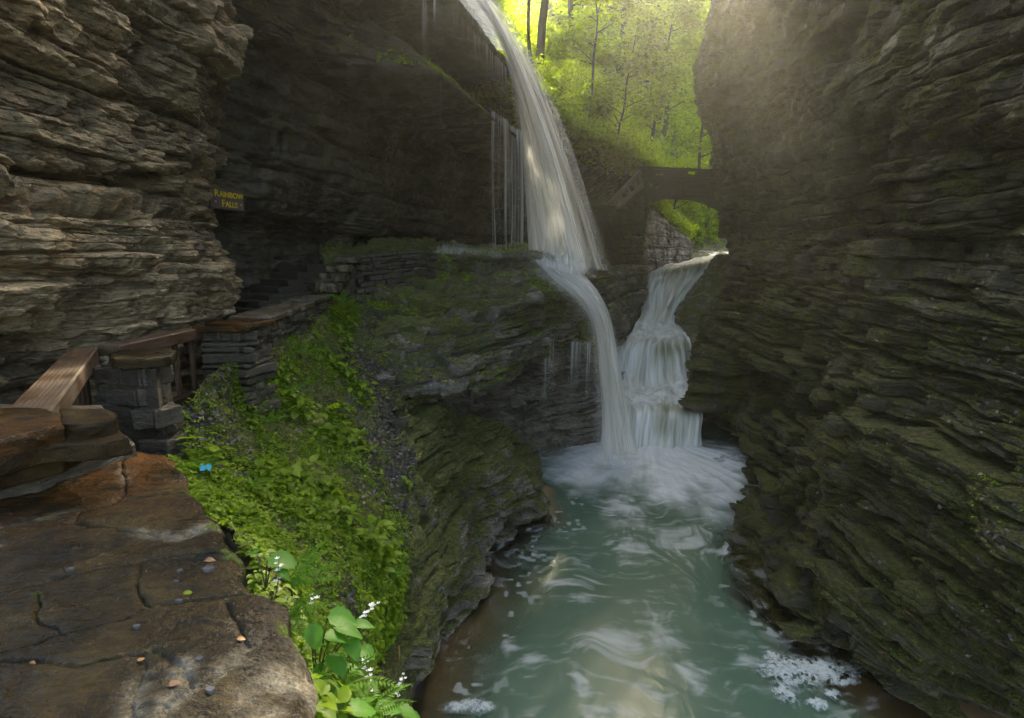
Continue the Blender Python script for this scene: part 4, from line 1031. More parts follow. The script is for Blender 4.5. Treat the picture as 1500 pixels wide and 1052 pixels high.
M['casc'] = casc_mat()
cw_ = thing('cascade', 'stepped white cascade tumbling from beneath the footbridge down to the pool', 'waterfall', tuple(at(950, 655, 14)))
cr = [[(1026, 371, 33), (1036, 370, 33), (1046, 369, 33), (1054, 369, 32.5)],
      [(1006, 383, 28.5), (1024, 381, 28.5), (1034, 379, 28.5), (1046, 377, 28.5)],
      [(945, 404, 23.9), (978, 394, 24.9), (1006, 389, 26), (1042, 381, 27)],
      [(942, 416, 23.3), (970, 406, 24.2), (1002, 400, 25.2), (1040, 391, 26.3)],
      [(942, 438, 22.6), (964, 430, 23.2), (996, 418, 24.0), (1024, 408, 25.0)],
      [(939, 460, 22.0), (960, 462, 22.0), (980, 452, 22.6), (1004, 436, 23.4)],
      [(932, 472, 21.2), (955, 474, 21.2), (977, 472, 21.3), (994, 463, 21.9)],
      [(924, 488, 19.6), (955, 491, 19.5), (984, 490, 19.6), (1003, 482, 20.0)],
      [(906, 501, 18.6), (948, 499, 18.4), (982, 500, 18.4), (1012, 494, 18.8)],
      [(894, 520, 18.0), (943, 518, 17.9), (984, 519, 17.9), (1018, 512, 18.2)],
      [(886, 545, 17.4), (940, 551, 17.4), (986, 549, 17.5), (1021, 540, 17.7)],
      [(892, 562, 16.8), (940, 570, 16.5), (990, 566, 16.5), (1022, 556, 16.9)],
      [(886, 582, 15.4), (938, 592, 15.2), (990, 594, 15.1), (1026, 590, 15.3)],
      [(884, 600, 14.6), (938, 606, 14.45), (990, 610, 14.4), (1029, 610, 14.5)],
      [(882, 628, 14.25), (934, 632, 14.15), (988, 632, 14.15), (1029, 632, 14.25)],
      [(878, 662, 13.9), (930, 662, 13.85), (984, 662, 13.85), (1030, 662, 13.95)]]
G = surface(rowsp(cr), 620, 240)
u = np.linspace(0, 1, 240)[None, :] + np.zeros((620, 1)); v = np.linspace(0, 1, 620)[:, None] + np.zeros((1, 240))
r16 = v * 15
Nn = normals(G, EYE)
W = 3.2; L = np.concatenate([[0], np.cumsum(np.linalg.norm(np.diff(G[:, 120], axis=0), axis=1))])
lump = .55 * fbm(u * 4.0, L[:, None] * .55 + 0 * u, u * 0, 3, 61) + .16 * fbm(u * 13, L[:, None] * .7 + 0 * u, u * 0 + 3, 3, 62) + .03 * fbm(u * 40, L[:, None] * 1.2 + 0 * u, u * 0, 2, 63)
flat = np.clip(np.exp(-((r16 - 11.4 + .5 * (u - .5)) / .9) ** 4) + np.exp(-((r16 - 6.6) / .8) ** 4) + .6 * np.exp(-((r16 - 1.2) / .6) ** 2), 0, 1)
lump = lump * (1 - .5 * np.clip(flat, 0, 1)) + flat * .12 * fbm(u * 9, v * 60, u * 0, 3, 64)
G2 = G + Nn * (lump * np.clip(r16 / 2, .15, 1))[..., None]
thin = np.clip(1.0 * np.exp(-((r16 - 2.6) / .6) ** 2) * bandf(u, .25, .45, .8, .98) + .75 * np.exp(-((r16 - 8.6) / .7) ** 2) * bandf(u, .35, .5, .85, 1.0) + .55 * np.exp(-((r16 - 13.6) / .9) ** 2) * bandf(u, .42, .55, .68, .8) + .8 * np.exp(-((r16 - 12.4) / .5) ** 2) * bandf(u, .45, .6, .98, 1.0), 0, 1)
al = bandf(u, -.02, .04, .96, 1.02)
al = al - .42 * np.exp(-((r16 - 13.8) / 1.0) ** 2) * sstep(.72, .82, u)
uvc = np.stack([u * W, L[:, None] * .6 + 0 * u], -1)
local(cw_, link('cascade_water', grid_mesh(G2, {'alpha': al, 'thin': thin, 'flat': flat}, uvc, toward=EYE), M['casc'], None, True))

# pool
def pool_mat():
    m, nt = newmat('pool_water'); T = NT(nt)
    p = T.pos()
    foam = T.attr('foam'); dep = T.attr('depth')
    teal = T.ramp(T.noise(T.scale(p, (.6, .6, .6)), 1.0, 3), [(.3, (.068, .125, .080)), (.7, (.10, .165, .112))])
    body = T.n('BsdfDiffuse', ins={'Color': teal})
    clear = T.n('BsdfTransparent', ins={'Color': (.80, .80, .66, 1)})
    mx = T.n('MixShader', ins={0: T.map(dep, .02, .75), 1: clear.outputs[0], 2: body.outputs[0]})
    b = T.n('Bump', ins={'Strength': .22, 'Distance': .05, 'Height': T.noise(T.scale(p, (3.5, 2.2, 1)), 1.0, 4, .55, .6)})
    gl = T.n('BsdfGlossy', ins={'Color': (1, 1, 1, 1), 'Roughness': .2, 'Normal': b.outputs[0]})
    fr = T.n('Fresnel', ins={'IOR': 1.33, 'Normal': b.outputs[0]})
    mx = T.n('MixShader', ins={0: fr.outputs[0], 1: mx.outputs[0], 2: gl.outputs[0]})
    fo = T.n('BsdfDiffuse', ins={'Color': (.74, .76, .74, 1)})
    mx = T.n('MixShader', ins={0: foam, 1: mx.outputs[0], 2: fo.outputs[0]})
    T.out(mx.outputs[0]); return m
M['pool'] = pool_mat()
ZP = -5.0
shoreL = np.array([at_z(px, py, ZP)[:2] for px, py in [(520, 1200), (578, 1050), (640, 945), (692, 862), (716, 810), (760, 782), (803, 760), (790, 715), (755, 668), (752, 650)]])
shoreR = np.array([at_z(px, py, ZP)[:2] for px, py in [(1500, 1250), (1280, 1045), (1165, 955), (1095, 880), (1068, 800), (1095, 730), (1106, 690), (1095, 655), (1040, 640)]])
NXp, NYp = 560, 900
X = np.linspace(-3, 7.5, NXp)[None, :] + np.zeros((NYp, 1)); Y = (2.5 + 13.5 * np.linspace(0, 1, NYp) ** 1.15)[:, None] + np.zeros((1, NXp))
def dist_poly(X, Y, P):
    d = np.full(X.shape, 99.0)
    for a, b in zip(P, P[1:]):
        e = b - a; k = np.clip(((X - a[0]) * e[0] + (Y - a[1]) * e[1]) / (e @ e), 0, 1)
        d = np.minimum(d, np.hypot(X - a[0] - k * e[0], Y - a[1] - k * e[1]))
    return d
def shore_x(Y, P): o_ = np.argsort(P[:, 1]); return np.interp(Y, P[o_, 1], P[o_, 0])
dl = np.where(X > shore_x(Y, shoreL), dist_poly(X, Y, shoreL), 0); dr = np.where(X < shore_x(Y, shoreR) + .12, dist_poly(X, Y, shoreR + np.array([.12, 0])), 0)
nz_ = fbm(X * 1.2, Y * 1.2, X * 0, 4, 71)
depth = np.minimum(dl / 2.1 * (1 + 2.2 * sstep(8.3, 10, Y)), dr / .75) + .25 * nz_
# the jet from the cascade fans out towards the near end of the pool
src = at_z(950, 640, ZP)[:2]
dx, dy = X - src[0], Y - src[1]; R = np.hypot(dx, dy); A = np.arctan2(dx + .12 * dy, -dy)
axis = .10 + .25 * np.exp(-R / 2)
swx = X + .8 * fbm(X * .7, Y * .7, X * 0, 3, 81); swy = Y + .8 * fbm(X * .7, Y * .7, X * 0 + 7, 3, 82)
stre = .75 * fbm(A * 4 + .3 * swx, R * .55, X * 0, 4, 72) + .32 * fbm(A * 18, R * .6, X * 0, 4, 73) + .45 * fbm(swx * 3, swy * 3, X * 0, 4, 70)
reach = 3.9 + 2.4 * fbm(A * 3.2, A * 0, X * 0, 3, 74) - 1.4 * np.abs(A + .2) ** 1.5
f1 = sstep(1.6, -1.7, (R - reach) - stre * 4.2) * .95
# eddies: fine threads of foam drawn out along the current
ux = X + .55 * fbm(X * 1.1, Y * 1.1, X * 0, 3, 85) * 2; uy = Y + .55 * fbm(X * 1.1, Y * 1.1, X * 0 + 9, 3, 86) * 2
th = fbm(ux * 8.5, uy * 2.4, X * 0, 5, 87, .6); th2 = fbm(ux * 3.0, uy * 8.5, X * 0, 5, 88, .6)
zone = sstep(-.08, .25, fbm(X * .8, Y * .6, X * 0, 3, 89))
thr = th * sstep(-.2, .2, fbm(X * .5, Y * .5, X * 0, 2, 90)) + th2 * sstep(.2, -.2, fbm(X * .5, Y * .5, X * 0, 2, 90))
f2 = sstep(.0, .36, thr) * (.07 + .22 * zone) * sstep(1.2, 3.0, R)
f2 = f2 + sstep(.06, .40, thr) * .20 * sstep(7.0, 3.0, R)
spots = 0
for px, py, ra, el in [(832, 862, .45, .5), (862, 892, .3, .6), (955, 940, .45, 1.3), (905, 962, .26, 1.5), (795, 985, .30, .6), (1000, 985, .3, .9), (872, 1018, .28, 1.3), (905, 745, .7, .5), (985, 780, .7, .6), (1050, 805, .35, .5), (765, 950, .22, 1), (935, 800, .55, 1.0), (1060, 960, .25, 1.0)]:
    q = at_z(px, py, ZP); g = np.exp(-(((ux - q[0] - .0) / ra) ** 2 + ((uy - q[1]) / (ra * el * 1.5)) ** 2))
    spots = np.maximum(spots, g)
f4 = sstep(.45, 1.25, spots * .95 + 2.0 * thr) * .40
foam = np.clip(1 - (1 - f1) * (1 - f2) * (1 - f4), 0, .94)
fleck = vnoise(X * 11, Y * 11, X * 0, 78) * sstep(.45, .7, vnoise(X * 3, Y * 3, X * 0, 79))
foam = np.maximum(foam, .7 * sstep(.56, .80, fleck) * sstep(.05, .35, depth) * sstep(1.5, .4, np.minimum(dl, dr + .5)) * .6)
edge_f = sstep(.10, .02, np.minimum(dl, dr)) * sstep(.45, .9, vnoise(X * 6, Y * 6, X * 0, 80)) * .4
foam = np.maximum(foam, edge_f * sstep(2.5, 1.0, X))
depth = depth + sstep(11.2, 12.6, Y)
zz = ZP + .05 * f1 * (1 + stre * 2) + .10 * np.exp(-(R / 1.2) ** 2) + .012 * fbm(X * 2.2, Y * 1.6, X * 0, 3, 83) + .03 * f1 * fbm(X * 6, Y * 4, X * 0, 3, 84)
struct('water', grid_mesh(np.stack([X, Y, zz], -1), {'foam': foam, 'depth': np.clip(depth, 0, 1)}, toward=(1, 6, 5)), M['pool'], True)

# rafts of foam
def foam_mat():
    m, nt = newmat('foam'); T = NT(nt); p = T.pos()
    n1 = T.noise(T.scale(p, (26, 26, 8)), 1.0, 4, .65)
    d = T.n('BsdfDiffuse', ins={'Color': T.ramp(n1, [(.3, (.30, .36, .34)), (.6, (.62, .67, .66))])})
    al = T.map(T.math('ADD', T.attr('alpha'), T.math('MULTIPLY_ADD', n1, .9, -.45)), .0, .95, 0.0, .9)
    mx = T.n('MixShader', ins={0: al, 1: T.n('BsdfTransparent').outputs[0], 2: d.outputs[0]})
    T.out(mx.outputs[0]); return m
M['foam'] = foam_mat()
def raft(label, cells, res, loc, seed, holes=.5, zo=.0):
    """cells: list of (px,py,rx,ry) blobs in metres around picture points"""
    pts = [(at_z(px, py, ZP), rx, ry) for px, py, rx, ry in cells]
    P = np.array([p[0][:2] for p in pts]); lo = P.min(0) - .6; hi = P.max(0) + .6
    nx, ny = int((hi[0] - lo[0]) / res), int((hi[1] - lo[1]) / res)
    X = np.linspace(lo[0], hi[0], nx)[None, :] + np.zeros((ny, 1)); Y = np.linspace(lo[1], hi[1], ny)[:, None] + np.zeros((1, nx))
    f = 0
    for (q, rx, ry) in pts: f = np.maximum(f, 1.25 - np.sqrt(((X - q[0]) / rx) ** 2 + ((Y - q[1]) / ry) ** 2))
    f = f + .55 * fbm(X * 5, Y * 5, X * 0, 3, seed) + .35 * fbm(X * 16, Y * 16, X * 0, 3, seed + 1)
    pores = fbm(X * 22, Y * 17, X * 0, 3, seed + 2)
    f = f - holes * sstep(.12, .25, pores)
    z = ZP + .035 + .05 * np.clip(f - .25, 0, .5) + .006 * pores + zo
    keep = f > .12
    quad = keep[:-1, :-1] & keep[1:, :-1] & keep[:-1, 1:] & keep[1:, 1:]
    F = grid_faces(ny, nx).reshape(ny - 1, nx - 1, 4)[quad]
    if seed != 301:                                   # one raft, one piece
        lab = -np.ones(quad.shape, int); best, nb = 0, 0; n_ = 0
        for s_ in np.argwhere(quad):
            if lab[tuple(s_)] >= 0: continue
            st, cnt = [tuple(s_)], 0; lab[tuple(s_)] = n_
            while st:
                a_, b2 = st.pop(); cnt += 1
                for da, db in ((1, 0), (-1, 0), (0, 1), (0, -1)):
                    q_ = (a_ + da, b2 + db)
                    if 0 <= q_[0] < quad.shape[0] and 0 <= q_[1] < quad.shape[1] and quad[q_] and lab[q_] < 0: lab[q_] = n_; st.append(q_)
            if cnt > nb: best, nb = n_, cnt
            n_ += 1
        F = grid_faces(ny, nx).reshape(ny - 1, nx - 1, 4)[lab == best]
    used, inv = np.unique(F, return_inverse=True)
    V = np.stack([X, Y, z], -1).reshape(-1, 3)[used]; al = np.clip((f - .12) * .95, 0, 1).ravel()[used]
    o = link('foam_raft', mesh_np(V, inv.reshape(-1, 4), {'alpha': al}), M['foam'], None, True)
    return tag(o, label, 'foam', 'foam rafts on the pool')
raft('lacy white foam raft spread on the water at the foot of the right cliff', [(1155, 990, .42, .34), (1190, 985, .5, .24), (1130, 965, .16, .14), (1150, 1020, .18, .22), (1215, 995, .30, .14), (1235, 1002, .2, .08), (1195, 1035, .16, .1), (1218, 1020, .12, .09)], .012, 0, 301, .75)
raft('rounded pale foam raft drifting beside the cascade under the right cliff', [(1072, 673, .52, .40), (1088, 670, .45, .25), (1060, 676, .3, .3)], .02, 0, 311, .1)
raft('small pale foam raft against the dark rock left of the plunge', [(778, 678, .34, .28)], .02, 0, 321, .1)
raft('small smeared foam raft at the near end of the pool', [(690, 1036, .20, .13), (672, 1040, .24, .10), (708, 1040, .16, .11)], .012, 0, 331, .15)


# spray thrown up where the water lands
def spray(root, pts, h, al, seed, out=.25):
    L_ = [at(*q) for q in pts]
    lines = [[p + np.array([.0, -out * (1 - k), h * k + .02 * math.sin(7 * i + seed)]) for i, p in enumerate(L_)] for k in (1.0, .66, .33, -.08)]
    local(root, link('spray', sheet(lines, 60, 160, lambda u, v: al * bandf(u, 0, .25, .75, 1) * sstep(0, .9, v) ** 1.3 + .16 * fbm(u * 6, v * 2, u * 0, 3, seed) * sstep(.1, .5, v), seed, .06), M['fall_s']))
spray(wf, [(770, 381, 12.9), (800, 386, 12.7), (830, 392, 12.5), (860, 398, 12.4), (885, 406, 12.8)], .75, .50, 201)
spray(wf, [(775, 384, 12.3), (805, 392, 12.1), (840, 399, 11.95), (870, 404, 12.3)], .45, .46, 202)
spray(wf, [(622, 371, 11.0), (650, 371, 11.2), (690, 371, 11.6), (730, 372, 12.0), (775, 374, 12.4)], .34, .44, 203, .1)
spray(w2, [(840, 664, 13.2), (880, 666, 12.9), (920, 668, 12.75), (965, 668, 12.8), (1010, 664, 13.3)], .8, .44, 204, .4)
spray(w2, [(845, 668, 12.7), (885, 672, 12.4), (925, 674, 12.3), (960, 672, 12.5)], .45, .42, 205, .3)
# ---------- plants ----------
def frames(N, tilt=.6, up=None):
    """random orthonormal frames about directions N (n x 3): long axis a, width b, face normal c"""
    n = len(N)
    c = N + tilt * RNG.normal(size=(n, 3)); c /= np.linalg.norm(c, axis=1, keepdims=True) + 1e-9
    r = RNG.normal(size=(n, 3)); a = r - c * np.sum(r * c, 1, keepdims=True); a /= np.linalg.norm(a, axis=1, keepdims=True) + 1e-9
    return a, np.cross(c, a), c
def leaf_quads(P, N, size, tilt=.6, fold=.12, aspect=.62, droop=.15):
    a, b, c = frames(N, tilt)
    s = size[:, None] if np.ndim(size) else size
    v0 = P - a * s * .5
    v1 = P + b * s * aspect * .5 + c * s * fold - a * s * .05
    v2 = P + a * s * .5 - c * s * droop
    v3 = P - b * s * aspect * .5 + c * s * fold - a * s * .05
    V = np.stack([v0, v1, v2, v3], 1).reshape(-1, 3)
    F = np.arange(len(V)).reshape(-1, 4)
    return V, F
def merge(parts):
    Vs, Fs, n = [], [], 0
    for V, F in parts: Vs.append(V); Fs.append(F + n); n += len(V)
    return np.concatenate(Vs), np.concatenate(Fs)
def pick(G, N, w, n):
    w = np.clip(w.ravel(), 0, None); cdf = np.cumsum(w); idx = np.searchsorted(cdf, RNG.random(n) * cdf[-1])
    idx = np.clip(idx, 0, len(w) - 1)
    return G.reshape(-1, 3)[idx], N.reshape(-1, 3)[idx], idx
UP = np.array([0, 0, 1.0])

# ground cover on the bank: little rosettes of leaflets
def rosettes(P, N, hgt, k, leaf, spread):
    n = len(P); up = N * .5 + UP * .7; up /= np.linalg.norm(up, axis=1, keepdims=True)
    h = hgt * (.3 + RNG.random((n, 1)))
    c = P + up * h
    ang = RNG.random((n, 1)) * 6.28 + np.arange(k)[None, :] * (6.28 / k) + RNG.normal(size=(n, k)) * .3
    a = np.cross(up, RNG.normal(size=(n, 3))); a /= np.linalg.norm(a, axis=1, keepdims=True); b = np.cross(up, a)
    dirn = a[:, None, :] * np.cos(ang)[..., None] + b[:, None, :] * np.sin(ang)[..., None]
    sz = leaf * (.55 + .8 * RNG.random((n, k)))
    ctr = c[:, None, :] + dirn * (spread * sz)[..., None] * .75 - up[:, None, :] * (RNG.random((n, k)) * hgt * .7)[..., None]
    L = dirn + up[:, None, :] * RNG.normal(.05, .30, size=(n, k))[..., None]; L /= np.linalg.norm(L, axis=2, keepdims=True)
    Wd = np.cross(np.broadcast_to(up[:, None, :], L.shape), L); Wd /= np.linalg.norm(Wd, axis=2, keepdims=True) + 1e-9
    U = np.cross(L, Wd); s = sz[..., None]
    b_ = ctr - L * s * .5; t_ = ctr + L * s * .55 - U * s * .16; m_ = ctr + L * s * .02 - U * s * .02
    o1, o2 = -L * s * .22 + U * s * .05, L * s * .20 + U * s * .03
    V = np.stack([m_, b_, ctr + o1 + Wd * s * .30, ctr + o2 + Wd * s * .27, t_, ctr + o2 - Wd * s * .27, ctr + o1 - Wd * s * .30], 2).reshape(-1, 3)
    q = np.arange(len(V) // 7)[:, None] * 7
    F = np.concatenate([q + np.array([[0, a_, b2]]) for a_, b2 in ((1, 2), (2, 3), (3, 4), (4, 5), (5, 6), (6, 1))])
    return V, F
def tri(VF):
    V, F = VF
    return V, np.concatenate([F[:, [0, 1, 2]], F[:, [0, 2, 3]]]) if F.shape[1] == 4 else F
gx, gy, gz = BANK_G[..., 0], BANK_G[..., 1], BANK_G[..., 2]
clump = sstep(-.06, .10, fbm(gx * 2.2, gy * 2.2, gz * 2.2, 4, 401)) * .95 + .05
dens = clump * (1 - .93 * BANK_BARE)
area = np.linalg.norm(np.cross(np.gradient(BANK_G, axis=0), np.gradient(BANK_G, axis=1)), axis=2)
near_w = area / np.clip(gy, 1.2, 9)
parts = []
P, N, i = pick(BANK_G, BANK_N, dens * near_w, 15000); parts.append(rosettes(P, N, .045, 5, .027, 1.0))
P, N, i = pick(BANK_G, BANK_N, dens * near_w * sstep(.0, .25, fbm(gx * 1.1, gy * 1.1, gz, 3, 402)), 1700); parts.append(rosettes(P, N, .11, 6, .045, 1.1))
P, N, i = pick(BANK_G, BANK_N, near_w * (.25 + clump), 14000); parts.append(tri(leaf_quads(P + N * .012, N, .012 + .016 * RNG.random(len(P)), .7)))
P, N, i = pick(BANK_G, BANK_N, dens * near_w * sstep(.02, .2, fbm(gx * 1.4 + 9, gy * 1.4, gz, 3, 403)) * (gy > 2.4), 220); parts.append(rosettes(P, N, .17, 5, .095, 1.1))
V, F = merge(parts)
tag(link('ground_cover', mesh_np(V, F), M['leaf_low']), 'bright green low leafy plants and moss covering the sloping bank', None, None, 'stuff')
# feathery moss and litter
P, N, i = pick(BANK_G, BANK_N, near_w * (.15 + BANK_BARE), 9000)
V, F = leaf_quads(P + N * .01, N, .018 + .035 * RNG.random(len(P)) ** 2, .45, .05, .7)
M['litter'] = plain_mat('shale_litter', (.015, .014, .014), (.13, .115, .11), (9, 9, 9), .5, .2)
tag(link('debris', mesh_np(V, F), M['litter']), 'dark wet shale chips and dead leaves on the bank', None, None, 'stuff')

# ferns
def frond_mesh(Ln, n=15, w=.32, curl=.35, seed=0):
    rg = random.Random(seed); V, F = [], []
    def quad(*p):
        k = len(V); V.extend(p); F.append((k, k + 1, k + 2, k + 3))
    prev = None
    for i in range(n):
        k = (i + .5) / n; x = Ln * k; z = Ln * (.55 * k - (curl + .35) * k * k)
        pw = Ln * w * math.sin(math.pi * min(.98, .12 + .9 * k)) ** .8 * (1.06 - k * .55)
        q = (x, 0, z)
        if prev: quad((prev[0], -.0022, prev[2]), (q[0], -.0018, q[2]), (q[0], .0018, q[2]), (prev[0], .0022, prev[2]))
        prev = q
        th = Ln / n * .46
        for s in (-1, 1):
            tip = (x + pw * .35 + rg.uniform(-.02, .02) * pw, s * pw, z - pw * .22 + rg.uniform(-.03, .05) * pw)
            m1 = (x + pw * .18 - th, s * pw * .5, z - pw * .03); m2 = (x + pw * .18 + th, s * pw * .5, z - pw * .05)
            quad((x - th * .6, 0, z), m1, tip, m2) if s < 0 else quad((x - th * .6, 0, z), m2, tip, m1)
    return mesh_np(np.array(V), np.array(F))
FROND = [frond_mesh(1.0, 17, .20, .30, 1), frond_mesh(1.0, 15, .24, .45, 2), frond_mesh(1.0, 19, .17, .15, 3)]
def fern(label, loc, L, nf, az=None, spread=6.28, pitch=.5, mat='fern', group='ferns on the bank', roll=0):
    r = thing('fern', label, 'fern', tuple(loc), 0, group)
    for i in range(nf):
        me = FROND[i % 3]
        if not me.materials: me.materials.append(M[mat])
        o = bpy.data.objects.new('frond', me); C.objects.link(o); o.parent = r
        a = (az if az is not None else 0) + (i / nf - .5 + .5 / nf) * spread + random.uniform(-.15, .15)
        o.rotation_euler = (random.uniform(-.25, .25) + roll, -pitch + random.uniform(-.25, .25), a)
        s = L * random.uniform(.75, 1.1); o.scale = (s, s, s)
    return r
fern('large bright fern arching over the parapet edge, its toothed frond reaching right', at(425, 850, 1.55) + [0, 0, -.02], .20, 4, .5, 1.3, .35)
fern('fern cluster below the tall fern, tight against the parapet side', at(420, 880, 1.5) + [0, 0, -.06], .15, 5, .2, 2.4, .25)
fern('bright fern at the bottom edge of the picture beside the pale coping', at(500, 1010, 1.35), .17, 7, 0, 6.28, .3)
fern('lowest fern, partly cut by the bottom edge, under the white flower stalks', at(540, 1050, 1.5), .16, 6, .5, 4.5, .3)
for k, (px, py, D, L, lab) in enumerate([(575, 850, 4.3, .22, 'small fern on the rim of the low cliff above the pool'), (330, 770, 2.5, .16, 'small fern hugging the parapet corner halfway up the bank'), (500, 445, 8.0, .34, 'fern below the stepped pale blocks of the stone wall'),
      (430, 575, 5.3, .26, 'fern in the leafy upper bank below the rubble parapet'), (395, 620, 4.7, .22, 'fern in the middle of the bank above the mossy hollow'), (470, 640, 5.4, .24, 'fern near the bare shale patch of the bank'), (300, 690, 3.1, .18, 'fern at the foot of the bank close to the blue scrap'),
      (360, 720, 3.3, .2, 'fern spreading over moss beside the parapet'), (520, 415, 9.4, .26, 'little fern rooted in the mossy stone wall'), (445, 520, 6.2, .28, 'fern directly beneath the pale coping of the rubble parapet'), (520, 570, 6.9, .26, 'fern on the mossy shoulder beside the wet ledge')]):
    fern(lab, at(px, py, D), L, 7, 0, 6.28, .45)

# broad-leaved plant at the parapet edge
def blade(Ln, Wd, seed, notch=.12):
    nl, nw = 10, 6; V = []
    for i in range(nl + 1):
        k = i / nl
        w = Wd * (math.sin(math.pi * k ** .72) ** .8) * (1 + notch * (.5 if i % 2 else -.5)) + .0005
        for j in range(nw + 1):
            s = j / nw * 2 - 1
            V.append((Ln * k, s * w, Ln * (.18 * k - .42 * k * k) + .16 * w * abs(s) - .06 * w * (j % 2)))
    F = [(i * (nw + 1) + j, (i + 1) * (nw + 1) + j, (i + 1) * (nw + 1) + j + 1, i * (nw + 1) + j + 1) for i in range(nl) for j in range(nw)]
    return mesh_np(np.array(V), np.array(F))
BLADE = [blade(1, .36, 1), blade(1, .44, 2, .2), blade(1, .30, 3, .05)]
for b_ in BLADE: b_.materials.append(M['broad'])
def broad_plant(label, loc, leaves, group='broad leaved plants by the parapet'):
    r = thing('leafy_plant', label, 'plant', tuple(loc), 0, group)
    L = Vector(loc)
    for k, (px, py, D, size, az, tilt) in enumerate(leaves):
        p = Vector(at(px, py, D))
        mid = (p + L) / 2 + Vector((0, 0, .02))
        local(r, link('stem', MB().tube([L, mid, p], [.0028, .0022, .0016], 5).mesh(), M['stem']))
        o = bpy.data.objects.new('leaf', BLADE[k % 3]); C.objects.link(o); o.parent = r; o.matrix_parent_inverse = r.matrix_basis.inverted()
        o.location = p; o.scale = (size, size, size); o.rotation_euler = (random.uniform(-.3, .3), tilt, az)
        for po in BLADE[k % 3].polygons: po.use_smooth = True
    return r
broad_plant('broad leaved green plant leaning over the parapet edge, dark stems showing', at(462, 985, 1.45) + [0, 0, -.05],
            [(452, 915, 1.38, .075, -.6, .9), (480, 905, 1.42, .085, .3, .2), (490, 920, 1.45, .09, .1, .25), (508, 935, 1.45, .075, -.8, .35), (475, 935, 1.4, .08, .5, .3), (515, 915, 1.5, .07, .2, .1), (462, 948, 1.38, .07, 1.2, .4), (525, 950, 1.48, .06, -.3, .2), (470, 970, 1.40, .06, -1.5, .8), (495, 980, 1.45, .08, .1, .1), (480, 960, 1.4, .08, -.5, .4)])
broad_plant('two leaved green seedling standing just above the tall fern', at(388, 845, 1.62) + [0, 0, -.04], [(375, 812, 1.66, .06, 2.4, .1), (392, 820, 1.62, .10, .1, .15), (402, 830, 1.6, .07, -.4, .3)])
broad_plant('toothed bright leaves spreading low at the bottom edge', at(560, 1062, 1.62), [(548, 1040, 1.55, .10, .4, .2), (575, 1040, 1.6, .09, 0, .1), (530, 1035, 1.5, .09, 1.2, .2), (590, 1046, 1.65, .08, -.2, .2), (512, 1045, 1.42, .1, .8, .3)])

# white flower stalks
def flower_stalk(label, a, b, n):
    r = thing('flower_stalk', label, 'flower', tuple(a), 0, 'white flower stalks on the bank')
    A, B = Vector(a), Vector(b); mid = (A + B) / 2 + Vector((.01, 0, .015))
    local(r, link('stem', MB().tube([A, mid, B], [.0016, .0013, .0009], 5).mesh(), M['stem']))
    for i in range(n):
        k = .35 + .65 * i / n; p = A.lerp(mid, k * 2) if k < .5 else mid.lerp(B, k * 2 - 1)
        q = p + Vector((random.uniform(-1, 1), random.uniform(-1, 1), random.uniform(-.6, .6))) * .009
        mb = MB(); R = .0048 * random.uniform(.7, 1.2)
        for s in range(5):
            t = s * 1.2566 + i; d = Vector((math.cos(t), math.sin(t), .5)); e = Vector((-math.sin(t), math.cos(t), 0))
            mb.bm.faces.new([mb.bm.verts.new(q), mb.bm.verts.new(q + d * R + e * R * .5), mb.bm.verts.new(q + d * R * 1.8), mb.bm.verts.new(q + d * R - e * R * .5)])
        local(r, link('blossom', mb.mesh(), M['petal']))
for lab, a, b, n in [('white foamy flower stalk arching over the ferns towards the low cliff', at(505, 940, 1.75), at(553, 880, 1.85), 16), ('pale flower stalk beside the tall arching fern', at(402, 880, 1.55), at(408, 818, 1.6), 12),
                     ('white flower stalk hanging over the lowest ferns', at(520, 940, 1.7), at(545, 1012, 1.68), 14), ('white flower stalk drooping in front of the low cliff by the sandy shallows', at(575, 1040, 1.75), at(592, 988, 1.8), 12), ('short pale flower stalk under the broad leaved plant', at(458, 900, 1.6), at(457, 872, 1.62), 7)]:
    flower_stalk(lab, a, b, n)

# hillside growth, trees
def bushes(G, N, w, n, size, lift, seed, freq):
    P, Nn, i = pick(G, N, w, n)
    c = sstep(-.15, .25, fbm(P[:, 0] * freq, P[:, 1] * freq, P[:, 2] * freq, 3, seed))
    h = lift * c * RNG.random(len(P)) ** .6
    d = Nn * .5 + UP * .6 + np.array([0, -.2, 0])
    P = P + d * h[:, None] + RNG.normal(size=P.shape) * size * .8
    return leaf_quads(P, d / np.linalg.norm(d, axis=1, keepdims=True), size * (.6 + .8 * RNG.random(len(P))), .75)
hx, hy, hz = HILL_G[..., 0], HILL_G[..., 1], HILL_G[..., 2]
harea = np.linalg.norm(np.cross(np.gradient(HILL_G, axis=0), np.gradient(HILL_G, axis=1)), axis=2)
hw = harea * (hz > 4.15) * sstep(4.9, 6.0, HILL_T) * (hz < 18) / np.clip(hy, 8, 60)
hw = hw * (.15 + sstep(-.12, .10, fbm(hx * .7, hy * .7, hz * .7, 4, 411)))
HN = np.broadcast_to(UP * .8 + np.array([.5, -.35, 0]), HILL_G.shape)
tag(link('undergrowth', mesh_np(*bushes(HILL_G, HN, hw, 90000, .15, .9, 412, .9)), M['leaf_gold']), 'sunlit yellow green undergrowth covering the slope above the falls', None, None, 'stuff')
lw = harea * ((hz > 4.5) & (hz < 5.2) & (HILL_T > -2.2) & (HILL_T < .3) | (hz > 3.05) & (hz < 3.5) & (HILL_T > -1.2) & (HILL_T < 3.2)) * sstep(-.05, .12, fbm(hx * 3, hy * 3, hz * 3, 3, 414))
P, N, i = pick(HILL_G, HN, lw, 2600)
V, F = leaf_quads(P + np.array([.02, -.03, -.02]), np.broadcast_to(np.array([.6, -.7, .5]), P.shape), .03 + .07 * RNG.random(len(P)), .5, .05, .35, .5)
